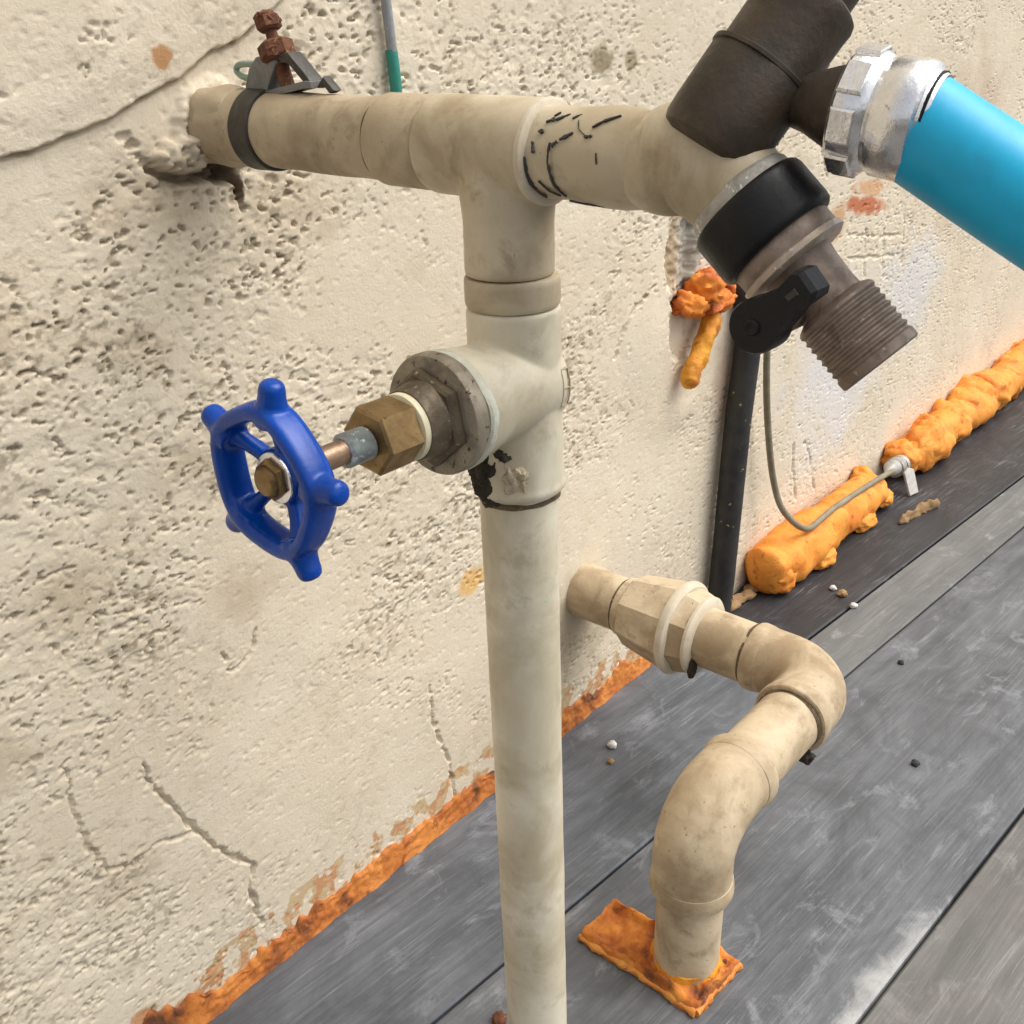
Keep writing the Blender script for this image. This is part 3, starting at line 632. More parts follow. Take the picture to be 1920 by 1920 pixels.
for pts in ([(-0.0075, -68), (-0.0075, -112)], [(-0.0040, -68), (-0.0040, -112)], [(-0.0075, -68), (-0.0040, -68)], [(-0.0075, -90), (-0.0040, -90)], [(-0.0075, -112), (-0.0040, -112)]):
    strip_on_pipe(MB(), VA, LEFT, 0.0168, pts, 0.0007, 0.0002).build('moulded_mark', 'pvc', t2)
g_ = MB(); blob(g_, (-0.0128, -0.1475, 0.3195), (0.0042, 0.0065, 0.0085), 0.45, 1.9, 4, 3); blob(g_, (-0.0125, -0.1500, 0.3110), (0.0034, 0.0050, 0.0050), 0.45, 1.9, 3, 13)
g_.build('grime', 'grime', t2)
blob(MB(), (-0.0080, -0.1580, 0.3190), (0.0064, 0.0056, 0.0066), 0.35, 2.4, 4, 8).build('mortar_crust', 'crust', t2)
blob(MB(), (-0.0118, -0.1560, 0.3265), (0.0034, 0.0034, 0.0026), 0.5, 1.9, 3, 5).build('grime', 'grime', t2)

# ------------------------------------------------------------------ gate valve with the blue handwheel (axis along the wall)
gv = thing('gate_valve', 'brass shut-off valve with a five-lobed blue handwheel screwed into the riser', 'valve', (-0.034, -0.151, 0.347))
fl = lathe(MB(), VA, LEFT, [(0.0345, 0.0180), (0.0350, 0.0190), (0.0360, 0.0194), (0.0392, 0.0194), (0.0402, 0.0188), (0.0405, 0.0176)], wob=0.0003, seed=1).build('flange', 'flange', gv)
bn = hexa(MB(), VA, LEFT, 0.0400, 0.0445, 0.0155, 6, 0.0012, R(12))
lathe(bn, VA, LEFT, [(0.044, 0.0128), (0.0452, 0.0122), (0.0495, 0.0115), (0.0512, 0.0110), (0.0513, 0.009)], wob=0.0002)
bn.build('bonnet', 'bronze', gv)
lathe(MB(), VA, LEFT, cyl(0.0508, 0.0535, 0.0106, 0.0005)).build('washer', 'teflon', gv)
nt_ = hexa(MB(), VA, LEFT, 0.0533, 0.0672, 0.0106, 6, 0.0010, R(22))
nt_.build('packing_nut', 'brass', gv)
th = []
for i in range(14): th += [(0.0675 + i * 0.00062, 0.0043), (0.0675 + i * 0.00062 + 0.00031, 0.0051)]
lathe(MB(), VA, LEFT, th + [(0.0764, 0.0040)], 32, 0.0003).build('stem_thread', 'zincthread', gv, sharp=20)
lathe(MB(), VA, LEFT, [(0.06, 0.0037), (0.090, 0.0037), (0.1005, 0.0034)], 32).build('stem', 'copper', gv)
WC = VA + Vector((-0.1010, 0, 0.0002))      # wheel centre
hw = MB(); seg = 80
cs = []          # rounded rim section: (axial, radial)
for k in range(16):
    t = 2 * math.pi * k / 16; c_, s_ = math.cos(t), math.sin(t)
    cs.append((0.0049 * math.copysign(abs(c_) ** 0.6, c_), 0.0026 * math.copysign(abs(s_) ** 0.7, s_)))
vs_, fs_ = [], []
for i in range(seg):
    t = 2 * math.pi * i / seg
    for a_, r_ in cs:
        rr = 0.0192 + r_ + 0.0006 * math.cos(5 * (t - R(29)))
        vs_.append((WC.x - a_, WC.y + rr * math.cos(t), WC.z + rr * math.sin(t)))
for i in range(seg):
    for k in range(16):
        fs_.append((i * 16 + k, i * 16 + (k + 1) % 16, ((i + 1) % seg) * 16 + (k + 1) % 16, ((i + 1) % seg) * 16 + k))
hw.add(vs_, fs_)
ANG = [R(29 + 72 * k) for k in range(5)]; HR = 0.0045; HC = WC + Vector((HR, 0, 0))      # hub sits a little deeper than the rim
for t in ANG:
    d = Vector((0, math.cos(t), math.sin(t)))
    lathe(hw, WC, d, [(0.0165, 0.0045), (0.0196, 0.0048), (0.0214, 0.0045), (0.0229, 0.0039), (0.0250, 0.0036), (0.0268, 0.0035), (0.0281, 0.0031), (0.0289, 0.0021), (0.0292, 0.0005)], 28)
    side = Vector((0, -d.z, d.y)); V = []; n_ = 9
    for i in range(n_):
        r_ = 0.004 + 0.0140 * i / (n_ - 1); fl_ = 0.0020 + 0.0011 * (abs(i / (n_ - 1) - 0.45) * 2) ** 3
        for kx in range(12):
            tt = 2 * math.pi * kx / 12
            V.append(WC + d * r_ + side * (fl_ * math.cos(tt)) + Vector((HR - 0.004 * (i / (n_ - 1)) ** 2 + 0.0029 * math.sin(tt), 0, 0)))
    F = [(i * 12 + q_, i * 12 + (q_ + 1) % 12, (i + 1) * 12 + (q_ + 1) % 12, (i + 1) * 12 + q_) for i in range(n_ - 1) for q_ in range(12)]
    F += [tuple(range(11, -1, -1)), tuple((n_ - 1) * 12 + q_ for q_ in range(12))]
    hw.add(V, F)
lathe(hw, HC, LEFT, [(-0.0060, 0.0068), (-0.0045, 0.0078), (0.0015, 0.0081), (0.0028, 0.0079), (0.0034, 0.0072)], 40)
def wheel_piece(c):
    y, z = c[:, 1] - WC.y, c[:, 2] - WC.z; r_ = np.hypot(y, z); t = np.arctan2(z, y)
    k = np.round((t - ANG[0]) / R(72)).astype(int) % 5
    key = np.zeros(len(c), int)
    key[r_ > 0.0221] = 1 + k[r_ > 0.0221]
    sp_ = (r_ < 0.0162) & (r_ > 0.0088); key[sp_] = 6 + k[sp_]
    key[r_ <= 0.0088] = 11
    return key
hw = blend(hw, 0.00042, 9, [('handwheel', 'blue', gv)] + [('lobe', 'blue', 0)] * 5 + [('spoke', 'blue', 0)] * 5 + [('hub', 'blue', 0)], wheel_piece)[0]
lathe(MB(), HC, LEFT, [(0.0028, 0.0066), (0.0034, 0.0072), (0.0039, 0.0071), (0.0041, 0.0062)], 40).build('washer', 'chrome', hw)
sn = hexa(MB(), HC, LEFT, 0.0038, 0.0060, 0.0060, 6, 0.0009, R(8)); lathe(sn, HC, LEFT, [(0.0058, 0.0046), (0.0068, 0.0044), (0.0076, 0.0036), (0.0080, 0.0012)], 28, 0.0003)
sn.build('stem_nut', 'brass', hw)

# ------------------------------------------------------------------ ground clamp on the wall pipe
gc = thing('pipe_clamp', 'black strap clamp with a rusty bolt on the horizontal pipe by the wall', 'clamp', (0, -0.035, PZ))
lathe(MB(), ax0, POUT, [(0.0290, 0.0134), (0.0291, 0.0142), (0.0296, 0.0145), (0.0395, 0.0145), (0.0399, 0.0142), (0.04, 0.0134)], wob=0.0003).build('strap', 'strap', gc)
Y_ = (0, -1, 0); Z_ = (0, 0, 1); X_ = (1, 0, 0)
poly_prism(MB(), [(0.0265, 0.4335), (0.041, 0.4355), (0.0475, 0.4445), (0.0465, 0.4475), (0.0365, 0.4465), (0.0315, 0.4425)], (0, 0, 0), Y_, Z_, X_, -0.0035, 0.0035).build('bracket_plate', 'greyplate', gc)
poly_prism(MB(), [(0.0475, 0.4466), (0.0540, 0.4480), (0.0640, 0.4398), (0.0655, 0.4375), (0.0620, 0.4378), (0.0535, 0.4446), (0.0495, 0.4450)], (0, 0, 0), Y_, Z_, X_, -0.0030, 0.0030).build('bracket_arm', 'strap', gc)
poly_prism(MB(), [(0.0660, 0.4368), (0.0700, 0.4405), (0.0755, 0.4360), (0.0728, 0.4350), (0.0692, 0.4385), (0.0672, 0.4366)], (0, 0, 0), Y_, Z_, X_, -0.0018, 0.0018).build('hook', 'strap', gc)
poly_prism(MB(), [(0.0390, 0.4352), (0.0625, 0.4390), (0.0662, 0.4388), (0.0664, 0.4368), (0.0620, 0.4366), (0.0450, 0.4338)], (0, 0, 0), Y_, Z_, X_, -0.004, 0.004).build('bracket_bar', 'greyplate', gc)
bd_ = Vector((0, 0.0068, 0.0195)).normalized(); b0_ = Vector((0, -0.0490, 0.4355))
bolt = lathe(MB(), b0_, bd_, [(0, 0.0026), (0.008, 0.0027), (0.014, 0.0024), (0.020, 0.0020), (0.024, 0.0022)], 20, 0.0004).build('bolt', 'rust', gc)
nn = hexa(MB(), b0_, bd_, 0.0105, 0.0170, 0.0064, 6, 0.0014, R(18)); blob(nn, b0_ + bd_ * 0.0135, (0.0062, 0.0062, 0.0036), 0.3, 1.8, 3, 6)
nn.build('nut', 'rust', bolt)
bh = hexa(MB(), b0_, bd_, 0.0205, 0.0255, 0.0047, 6, 0.0012, R(40)); blob(bh, b0_ + bd_ * 0.0245, (0.0042, 0.0042, 0.0026), 0.45, 1.9, 3, 9)
bh.build('bolt_head', 'rust', bolt)
o = tube(MB(), catmull([(0.002, -0.034, 0.4400), (0.004, -0.022, 0.4390), (0.007, -0.012, 0.4398), (0.008, -0.0085, 0.4418), (0.007, -0.013, 0.4436), (0.003, -0.028, 0.4440), (0.0, -0.036, 0.4452)]), 0.0012, 12).build('ground_wire', 'paleteal')
tag(o, 'short faded green wire running from the wall crack to the rusty clamp', 'wire')

# ------------------------------------------------------------------ hanging cable above the wall pipe
hc = thing('hanging_cable', 'thin cable on the wall above the pipe, grey on top and teal below', 'cable', (0.0945, -0.004, 0.40))
tube(MB(), catmull([(0.088, -0.004, 0.62), (0.0900, -0.0035, 0.50), (0.0921, -0.0045, 0.4654), (0.0936, -0.0045, 0.4466), (0.0938, -0.004, 0.4440)]), 0.0023, 14).build('jacket', 'greycable', hc)
tube(MB(), catmull([(0.0937, -0.004, 0.4460), (0.0943, -0.0045, 0.436), (0.0948, -0.0045, 0.425), (0.0968, -0.004, 0.402)]), 0.0027, 14).build('insulation', 'teal', hc)

# ------------------------------------------------------------------ hose bib: beige body, brown branch fitting, black collar, threaded spout
hb = thing('hose_bib', 'double hose tap with beige body, black collar and brown ridged spout', 'faucet', (0, -0.22, PZ))
BC = Vector((-0.0004, -0.2200, 0.4216)); OD = Vector((0.0495, -0.7361, -0.6750)).normalized()
body = MB(); pa = [Vector((0, -0.1985, PZ - 0.002)), Vector((0, -0.207, PZ - 0.002))] + [BC + Vector((0, 0.005, 0.0005)), BC + OD * 0.006, BC + OD * 0.0155]
pa = catmull(pa, 8); nb_ = len(pa)
tube(body, pa, [0.0126 + 0.0018 * sstep(0, 0.35, i / (nb_ - 1)) - 0.0010 * sstep(0.6, 1, i / (nb_ - 1)) for i in range(nb_)], 44, 0.02, 60)
body.build('body', 'pvc', hb)
lathe(MB(), BC, OD, [(0.0105, 0.0128), (0.0112, 0.0140), (0.0124, 0.0149), (0.0150, 0.0151), (0.0158, 0.0144)], 60, 0.0012).build('backing_ring', 'greymetal', hb)
col = lathe(MB(), BC, OD, [(0.0145, 0.0140), (0.0147, 0.0156), (0.0154, 0.0163), (0.0166, 0.0166), (0.0268, 0.0166), (0.0281, 0.0163), (0.0288, 0.0156), (0.0289, 0.0140)], 72).build('collar', 'black', hb)
lathe(MB(), BC, OD, [(0.0280, 0.0136), (0.0295, 0.0142), (0.0330, 0.0142), (0.0340, 0.0136), (0.0345, 0.0112), (0.0365, 0.0096), (0.0400, 0.0090), (0.0470, 0.0086), (0.0500, 0.0088), (0.0505, 0.0080)], 48, 0.0002).build('ball_valve', 'spout', hb)
lathe(MB(), BC, OD, [(0.0330, 0.0136), (0.0338, 0.0149), (0.0354, 0.0149), (0.0362, 0.0136)], 56, 0.0003).build('rim', 'wornrim', hb)
pr = [(0.0495, 0.0088), (0.0505, 0.0106), (0.0512, 0.0112)]
for i in range(7): pr += [(0.0520 + i * 0.0021, 0.0113), (0.0527 + i * 0.0021, 0.0107), (0.0532 + i * 0.0021, 0.0107), (0.0538 + i * 0.0021, 0.0113)]
pr += [(0.0675, 0.0113), (0.0688, 0.0112), (0.0692, 0.0106), (0.0692, 0.0090), (0.060, 0.0088)]
lathe(MB(), BC, OD, pr, 56, 0.0001).build('spout', 'spout', hb, sharp=25)
# lever, lying in the plane across the wall
PV = Vector((-0.0198, -0.2480, 0.3866)); e1 = Vector((0, -0.7071, 0.7071)); e2 = Vector((0, 0.7071, 0.7071))
ol = []
for i in range(25):
    t = R(48 + (360 - 96) * i / 24); ol.append((0.0069 * math.cos(t), 0.0069 * math.sin(t)))
ol += [(0.0085, -0.0046), (0.0115, -0.0038), (0.0170, -0.0042), (0.0185, -0.0030), (0.0187, 0.0026), (0.0172, 0.0040), (0.0115, 0.0034), (0.0080, 0.0044)]
lev = poly_prism(MB(), ol, PV, e1, e2, (1, 0, 0), -0.004, 0.005, 0.0012).build('lever', 'black', hb)
lathe(MB(), PV, LEFT, [(0.0035, 0.0022), (0.0043, 0.0021), (0.0047, 0.0016), (0.0044, 0.0006)], 20).build('screw', 'black', lev)
poly_prism(MB(), [(0.0115, -0.0010), (0.0150, -0.0012), (0.0150, 0.0008), (0.0115, 0.0008)], PV, e1, e2, (-1, 0, 0), 0.003, 0.0043, 0.0004).build('grip_pad', 'strap', lev)
lathe(MB(), PV + Vector((0.004, 0, 0)), (1, 0, 0), [(0, 0.005), (0.016, 0.005)], 24).build('lever_stem', 'spout', hb)
# brown branch fitting
BO = Vector((-0.0025, -0.2216, 0.4269)); BD = Vector((0.5078, -0.3505, 0.7869)).normalized()
br = lathe(MB(), BO, BD, [(-0.0045, 0.0085), (-0.0040, 0.0115), (-0.0025, 0.0133), (0.0, 0.0141), (0.004, 0.0144), (0.0190, 0.0144), (0.0202, 0.0140), (0.0208, 0.0134), (0.0225, 0.0131),
                        (0.036, 0.0131), (0.0385, 0.0134), (0.040, 0.0130), (0.0408, 0.0120), (0.0412, 0.0100), (0.055, 0.0098), (0.075, 0.0098)], 60, 0.0004).build('branch_fitting', 'brown', hb, sharp=28)
for pts, wd in (([(0.008, 150), (0.0095, 165), (0.009, 178)], 0.0005), ([(0.0105, 152), (0.0115, 166), (0.0110, 176)], 0.0004), ([(0.002, 185), (0.006, 192)], 0.0004), ([(0.026, 150), (0.031, 158)], 0.0004), ([(0.013, 120), (0.016, 128)], 0.0004)):
    strip_on_pipe(MB(), BO, BD, 0.01445 if pts[0][0] < 0.02 else 0.0132, pts, wd, 0.0002).build('cast_mark', 'markbrown', br)
lathe(MB(), BO, BD, [(0.0193, 0.0140), (0.0196, 0.0147), (0.0206, 0.0147), (0.0210, 0.0138)], 60, 0.0005, 3).build('raised_band', 'brown', br)
NO = Vector((0.0077, -0.2326, 0.4371)); CO = NO + Vector((0.0992, -0.9837, -0.1499)) * 0.0048; ND = Vector((0.0992, -0.9837, -0.1499)).normalized()
lathe(MB(), NO, ND, [(-0.010, 0.0085), (0.0, 0.0064), (0.005, 0.0062), (0.010, 0.0072), (0.0160, 0.0096), (0.0200, 0.0102), (0.0212, 0.0090)], 40, 0.0002).build('outlet_neck', 'brown', br)

# ------------------------------------------------------------------ blue hose with its zinc coupling
hs_ = thing('garden_hose', 'bright blue garden hose with a silver coupling on the brown tap outlet', 'hose', tuple(NO + ND * 0.034))
cpl = lathe(MB(), CO, ND, [(0.0135, 0.0090), (0.0140, 0.0128), (0.0152, 0.0141), (0.0208, 0.0143), (0.0220, 0.0136), (0.0228, 0.0129), (0.0236, 0.0131), (0.0246, 0.0138), (0.0318, 0.0140), (0.0332, 0.0134), (0.0338, 0.0122), (0.0360, 0.0112)], 60, 0.0001).build('coupling', 'chrome', hs_)
for k in range(8):
    t = 2 * math.pi * (k + 0.2) / 8; a, u, v = frame(ND); d = u * math.cos(t) + v * math.sin(t); sd_ = a.cross(d)
    poly_prism(MB(), [(0.0150, -0.0040), (0.0210, -0.0040), (0.0210, 0.0040), (0.0150, 0.0040)], CO, a, sd_, d, 0.0130, 0.0149, 0.0006).build('grip_lug', 'chrome', cpl)
lathe(MB(), CO, ND, [(0.0330, 0.0100), (0.0332, 0.0119), (0.0352, 0.0119), (0.0354, 0.0100)], 40).build('gasket', 'black', hs_)
HO = CO + ND * 0.0290; HD = Vector((0.10, -0.862, -0.497)).normalized()
hp = [HO + HD * 0.0005, HO + HD * 0.004, HO + HD * 0.03, HO + HD * 0.07, HO + HD * 0.14 + Vector((0.002, 0, -0.004)), HO + HD * 0.24 + Vector((0.01, 0, -0.03)), (0.03, -0.58, 0.16), (0.10, -0.70, 0.05), (0.28, -0.80, 0.0145), (0.7, -1.0, 0.0145), (1.3, -1.1, 0.0145), (2.0, -1.4, 0.0145)]
hp = catmull(hp, 12); n_ = len(hp)
tube(MB(), hp, [0.0100, 0.0115, 0.0121] + [0.0124] * (n_ - 3), 40).build('hose_tube', 'hose', hs_, sharp=50)

# ------------------------------------------------------------------ black tube, wire and foam against the wall
o = tube(MB(), catmull([(0.4145, -0.0125, 0.0), (0.4170, -0.0125, 0.03), (0.4200, -0.0130, 0.10), (0.4232, -0.0130, 0.1707), (0.4310, -0.0125, 0.2277), (0.4325, -0.0115, 0.255), (0.430, -0.006, 0.275), (0.426, 0.012, 0.285)]), 0.0102, 24, 0.03, 30).build('black_tube', 'tube')
tag(o, 'upright black plastic tube with yellowish flakes against the wall below the lever', 'tube')
o = tube(MB(), catmull([(0.446, 0.006, 0.315), (0.452, -0.010, 0.295), (0.4620, -0.012, 0.245), (0.4660, -0.012, 0.210), (0.4727, -0.012, 0.174), (0.482, -0.013, 0.135), (0.493, -0.014, 0.102), (0.500, -0.020, 0.076), (0.512, -0.030, 0.0575), (0.530, -0.034, 0.0475), (0.56, -0.032, 0.0445), (0.5867, -0.031, 0.0440), (0.64, -0.031, 0.0410), (0.70, -0.031, 0.0360), (0.735, -0.030, 0.031)]), 0.0028, 12).build('thin_wire', 'wire')
tag(o, 'thin olive brown wire hanging beside the black tube and lying along the orange foam', 'wire')

def foam_bead(path, radii, name, mat, label, seed, lump=0.28, lscale=46, extra=()):
    p = catmull(path, 14); n = len(p); rr = np.interp(np.linspace(0, 1, n), np.linspace(0, 1, len(radii)), radii)
    end = [math.sqrt(max(0.06, 1 - max(0, 1 - i / 7, 1 - (n - 1 - i) / 7) ** 2)) for i in range(n)]
    mb = tube(MB(), p, [float(a * b) for a, b in zip(rr, end)], 36, lump, lscale, seed)
    for c, r_, s in extra: blob(mb, c, r_, 0.26, 1.7, 4, s)
    mb.v = [(x, min(y, 0.004), max(z, 0.0004)) for x, y, z in mb.v]
    return tag(mb.build(name, mat, sharp=70), label, 'foam')
foam_bead([(0.470, -0.018, 0.020), (0.50, -0.0195, 0.0215), (0.56, -0.021, 0.0215), (0.62, -0.021, 0.021), (0.68, -0.021, 0.020), (0.725, -0.020, 0.017)],
          [0.019, 0.0225, 0.0225, 0.0235, 0.021, 0.0205, 0.0175, 0.017], 'foam_bead', 'foam', 'thick orange foam lump in the wall corner with a wire lying on it', 2.0, 0.22, 40,
          [((0.492, -0.026, 0.014), (0.018, 0.016, 0.015), 3), ((0.56, -0.036, 0.008), (0.02, 0.012, 0.010), 6), ((0.655, -0.036, 0.007), (0.02, 0.010, 0.009), 9), ((0.705, -0.010, 0.030), (0.014, 0.011, 0.010), 4), ((0.71, -0.034, 0.010), (0.014, 0.008, 0.008), 7)])
ext = []; fr = random.Random(4); x = 0.80
while x < 1.5:
    q = fr.random(); ext.append(((x, -0.012 - 0.016 * fr.random(), 0.014 + 0.016 * fr.random()), (0.016 + 0.020 * q, 0.019 + 0.010 * fr.random(), 0.019 + 0.010 * fr.random()), x * 41)); x += 0.026 + 0.036 * fr.random()
foam_bead([(0.785, -0.019, 0.018), (0.84, -0.021, 0.020), (0.93, -0.019, 0.022), (1.05, -0.022, 0.021), (1.2, -0.020, 0.023), (1.36, -0.021, 0.023), (1.6, -0.02, 0.022)],
          [0.015, 0.020, 0.023, 0.019, 0.024, 0.021, 0.025, 0.020, 0.024, 0.022], 'foam_bead', 'foam', 'knobbly orange foam rope running along the wall corner to the right edge', 5.0, 0.22, 44, ext)
# clip between the two beads
ck = thing('cable_clip', 'small silver and white clip holding the wire between the two foam lengths', 'clip', (0.755, -0.026, 0))
tube(MB(), [(0.732, -0.024, 0.028), (0.745, -0.025, 0.029), (0.772, -0.025, 0.026), (0.79, -0.024, 0.024)], rounded(4, 0.0085, 1), 24).build('sleeve', 'galv', ck)
lathe(MB(), (0.752, -0.025, 0.027), (1, 0, -0.05), cyl(0.0, 0.008, 0.0105, 0.001), 32, 0.0006).build('band', 'greymetal', ck)
lathe(MB(), (0.766, -0.025, 0.026), (1, 0, -0.05), cyl(0.0, 0.006, 0.0100, 0.001), 32, 0.0006).build('band', 'galv', ck)
poly_prism(MB(), [(0, 0), (0.012, 0.002), (0.011, 0.028), (0.004, 0.031), (-0.002, 0.026)], (0.752, -0.046, 0.0006), (0.9, -0.43, 0), (0, 0.3, 0.95), (0.4, 0.85, -0.3), 0, 0.003, 0.0008).build('tab', 'white', ck)

# foam wad under the black collar, with a drip
fw = MB(); blob(fw, (0.360, -0.003, 0.278), (0.014, 0.012, 0.010), 0.4, 1.7, 4, 12); blob(fw, (0.374, -0.006, 0.287), (0.014, 0.013, 0.012), 0.4, 1.7, 4, 3)
blob(fw, (0.392, -0.004, 0.275), (0.020, 0.012, 0.010), 0.35, 1.7, 4, 5); blob(fw, (0.402, -0.003, 0.284), (0.012, 0.010, 0.012), 0.4, 1.7, 4, 7)
tag(fw.build('foam_wad', 'foam_red', sharp=70), 'crumpled red orange foam wad stuck on the wall below the black collar', 'foam')
dr = tube(MB(), catmull([(0.392, -0.004, 0.268), (0.378, -0.008, 0.256), (0.366, -0.010, 0.243), (0.356, -0.0105, 0.232), (0.348, -0.010, 0.222)], 10), rounded(41, 0.0068, 6), 24, 0.36, 90, 4)
tag(dr.build('foam_drip', 'foam_yellow', sharp=70), 'amber foam drip hanging on the wall left of the black tube', 'foam')

# ------------------------------------------------------------------ sealant along the wall foot
def sealant(x0, x1, name, label, seed, big):
    n = int((x1 - x0) / 0.0014); prof = 13; vs, fs = [], []
    for i in range(n + 1):
        x = x0 + (x1 - x0) * i / n
        nz = lambda f_, o_: mnoise.noise(Vector((x * f_, seed + o_, 0.3)))
        ht = 0.0135 + big * max(0, nz(19, 0) + 0.35 * nz(47, 7)) + 0.0055 * nz(90, 1) + 0.005 * nz(230, 2)
        ht = max(0.005, ht); dp = 0.0055 + 0.0016 * nz(60, 4) + 0.0005 * nz(250, 5)
        e = min(1, i / 5, (n - i) / 5); ht *= 0.3 + 0.7 * e
        for k in range(prof):
            t = k / (prof - 1)
            y = -dp * (1 - t) ** 1.25; z = ht * t ** 1.05
            rg = 0.0012 * mnoise.noise(Vector((x * 160, t * 5 + seed, 2))) + 0.0009 * mnoise.noise(Vector((x * 420, t * 11 + seed, 5)))
            k_ = math.sin(math.pi * t) * 0.8 + 0.35 * t
            thick = 0.0016 * t
            vs.append((x, y - rg * k_ * 1.3 - thick * (1 if k < prof - 1 else -1.6), max(0.0003, z + rg * k_ * 0.5)))
    for i in range(n):
        for k in range(prof - 1): fs.append((i * prof + k, i * prof + k + 1, (i + 1) * prof + k + 1, (i + 1) * prof + k))
    # close the back so that it is a solid bead
    b0 = len(vs)
    for i in range(n + 1): vs.append((vs[i * prof][0], 0.006, 0.0002))
    for i in range(n):
        fs.append((i * prof, (i + 1) * prof, b0 + i + 1, b0 + i)); fs.append((i * prof + prof - 1, b0 + i, b0 + i + 1, (i + 1) * prof + prof - 1))
    fs.append(tuple(range(prof)) + (b0,)); fs.append(tuple(n * prof + k for k in range(prof - 1, -1, -1)) + (b0 + n,))
    return tag(MB().add(vs, fs).build(name, 'sealant', sharp=80), label, 'sealant')
sealant(-0.26, 0.345, 'sealant_bead', 'ragged rusty orange sealant strip along the foot of the wall behind the riser', 4.3, 0.026)

# ------------------------------------------------------------------ drain pipe with union and two elbows
DX, DZ, DY, SX = 0.2430, 0.1040, -0.1756, 0.0991
dp_ = thing('drain_pipe', 'dusty tan drain pipe bending twice from the wall down into the floor', 'pipe', (SX, DY, 0))
da = (DX, 0, DZ)
lathe(MB(), da, OUT, [(-0.06, 0.0185), (0.0, 0.0190), (0.012, 0.0186), (0.030, 0.0182), (0.046, 0.0178), (0.048, 0.0172)], 48, 0.0007, 2).build('wall_pipe', 'pvc_drain', dp_)
un = MB(); lathe(un, da, OUT, [(0.0355, 0.0175), (0.036, 0.0198), (0.039, 0.0203), (0.042, 0.0198), (0.0425, 0.018)], 48)
hexa(un, da, OUT, 0.042, 0.078, 0.0245, 8, 0.0012, R(10), 0.0300); un = un.build('union_nut', 'pvc_drain', dp_, sharp=20)
lathe(MB(), da, OUT, [(0.0765, 0.0290), (0.0770, 0.0305), (0.079, 0.0312), (0.0815, 0.0306), (0.083, 0.0285)], 56, 0.0004).build('rim', 'lip', un)
hexa(MB(), da, OUT, 0.081, 0.094, 0.0285, 8, 0.001, R(10), 0.0255).build('union_body', 'pvc_drain', dp_, sharp=20)
lathe(MB(), da, OUT, [(0.0925, 0.0245), (0.093, 0.0255), (0.095, 0.0255), (0.0965, 0.0240), (0.0972, 0.0205)], 56, 0.0003).build('rim', 'lip', dp_)
lathe(MB(), da, OUT, [(0.094, 0.0195), (0.098, 0.0190), (0.135, 0.0188)], 48, 0.0003).build('pipe_length', 'pvc_drain', dp_)
blob(MB(), (DX - 0.017, -0.0975, DZ - 0.0135), (0.004, 0.0025, 0.008), 0.3, 1.8, 3, 2).build('grime', 'grime', dp_)
rb_ = 0.026      # bend radius
def elbow(name, pts_, r0, parent, hub0, hub1):
    p = pts_; n = len(p); e = tube(MB(), p, r0, 44, 0.012, 40, 1.0).build(name, 'pvc_drain', parent, sharp=50)
    for (o_, d_, col_) in (hub0, hub1):
        lathe(MB(), o_, d_, [(-0.0075, r0 - 0.0005), (-0.007, r0 + 0.0003), (-0.004, r0 + 0.0009), (0.0, r0 + 0.0011), (0.0015, r0 + 0.0006), (0.002, r0 - 0.002)], 52, 0.0003).build('rim', col_, e)
    return e
c1 = Vector((DX - rb_, DY + rb_, DZ))
p1 = [Vector((DX, DY + 0.046, DZ))] + arc(c1, (1, 0, 0), (0, -1, 0), rb_) + [Vector((DX - 0.045, DY, DZ))]
elbow('elbow', p1, 0.0203, dp_, ((DX, DY + 0.044, DZ), (0, 1, 0), 'pvc_drain'), ((DX - 0.043, DY, DZ), (-1, 0, 0), 'pvc_drain'))
lathe(MB(), (DX - 0.03, DY, DZ), (-1, 0, 0), [(0, 0.0178), (0.085, 0.0178)], 48, 0.0003).build('pipe_length', 'pvc_drain', dp_)
c2 = Vector((SX + rb_, DY, DZ - rb_))
p2 = [Vector((SX + 0.046, DY, DZ))] + arc(c2, (0, 0, 1), (-1, 0, 0), rb_) + [Vector((SX, DY, DZ - 0.046))]
elbow('elbow', p2, 0.0202, dp_, ((SX + 0.044, DY, DZ), (1, 0, 0), 'pvc_drain'), ((SX, DY, DZ - 0.043), (0, 0, -1), 'pvc_drain'))
lathe(MB(), (SX, DY, DZ - 0.03), DOWN, [(0, 0.0170), (0.06, 0.0170), (DZ - 0.03, 0.0172)], 48, 0.0003).build('stub_pipe', 'pvc_drain', dp_)
blob(MB(), (DX - 0.046, DY - 0.012, DZ - 0.0185), (0.004, 0.005, 0.004), 0.4, 1.8, 3, 4).build('grime', 'grime', dp_)

def dirt_ring(o_, d_, r_, parent, wd=0.0012, seed=1.0):
    return lathe(MB(), o_, d_, [(-wd, r_ - 0.0006), (-wd * 0.5, r_ + 0.0003), (wd * 0.5, r_ + 0.0003), (wd, r_ - 0.0006)], 52, 0.0011, seed).build('dirt_ring', 'ringdirt', parent)
dirt_ring(Vector(da) + Vector((0, -0.1285, 0)), OUT, 0.0190, dp_, 0.0016, 2)
dirt_ring((DX - 0.0455, DY, DZ), (-1, 0, 0), 0.0182, dp_, 0.0022, 4)
dirt_ring((SX, DY, DZ - 0.0462), DOWN, 0.0173, dp_, 0.0014, 6)
dirt_ring((SX + 0.0462, DY, DZ), (1, 0, 0), 0.0181, dp_, 0.0009, 8)
dirt_ring(Vector(da) + Vector((0, -0.0345, 0)), OUT, 0.0184, dp_, 0.0013, 9)
dirt_ring(ro + rdir * 0.0770, rdir, 0.0138, wp, 0.0013, 11)
dirt_ring(Vector(ax0) + POUT * 0.0995, POUT, 0.0133, wp, 0.0005, 12)
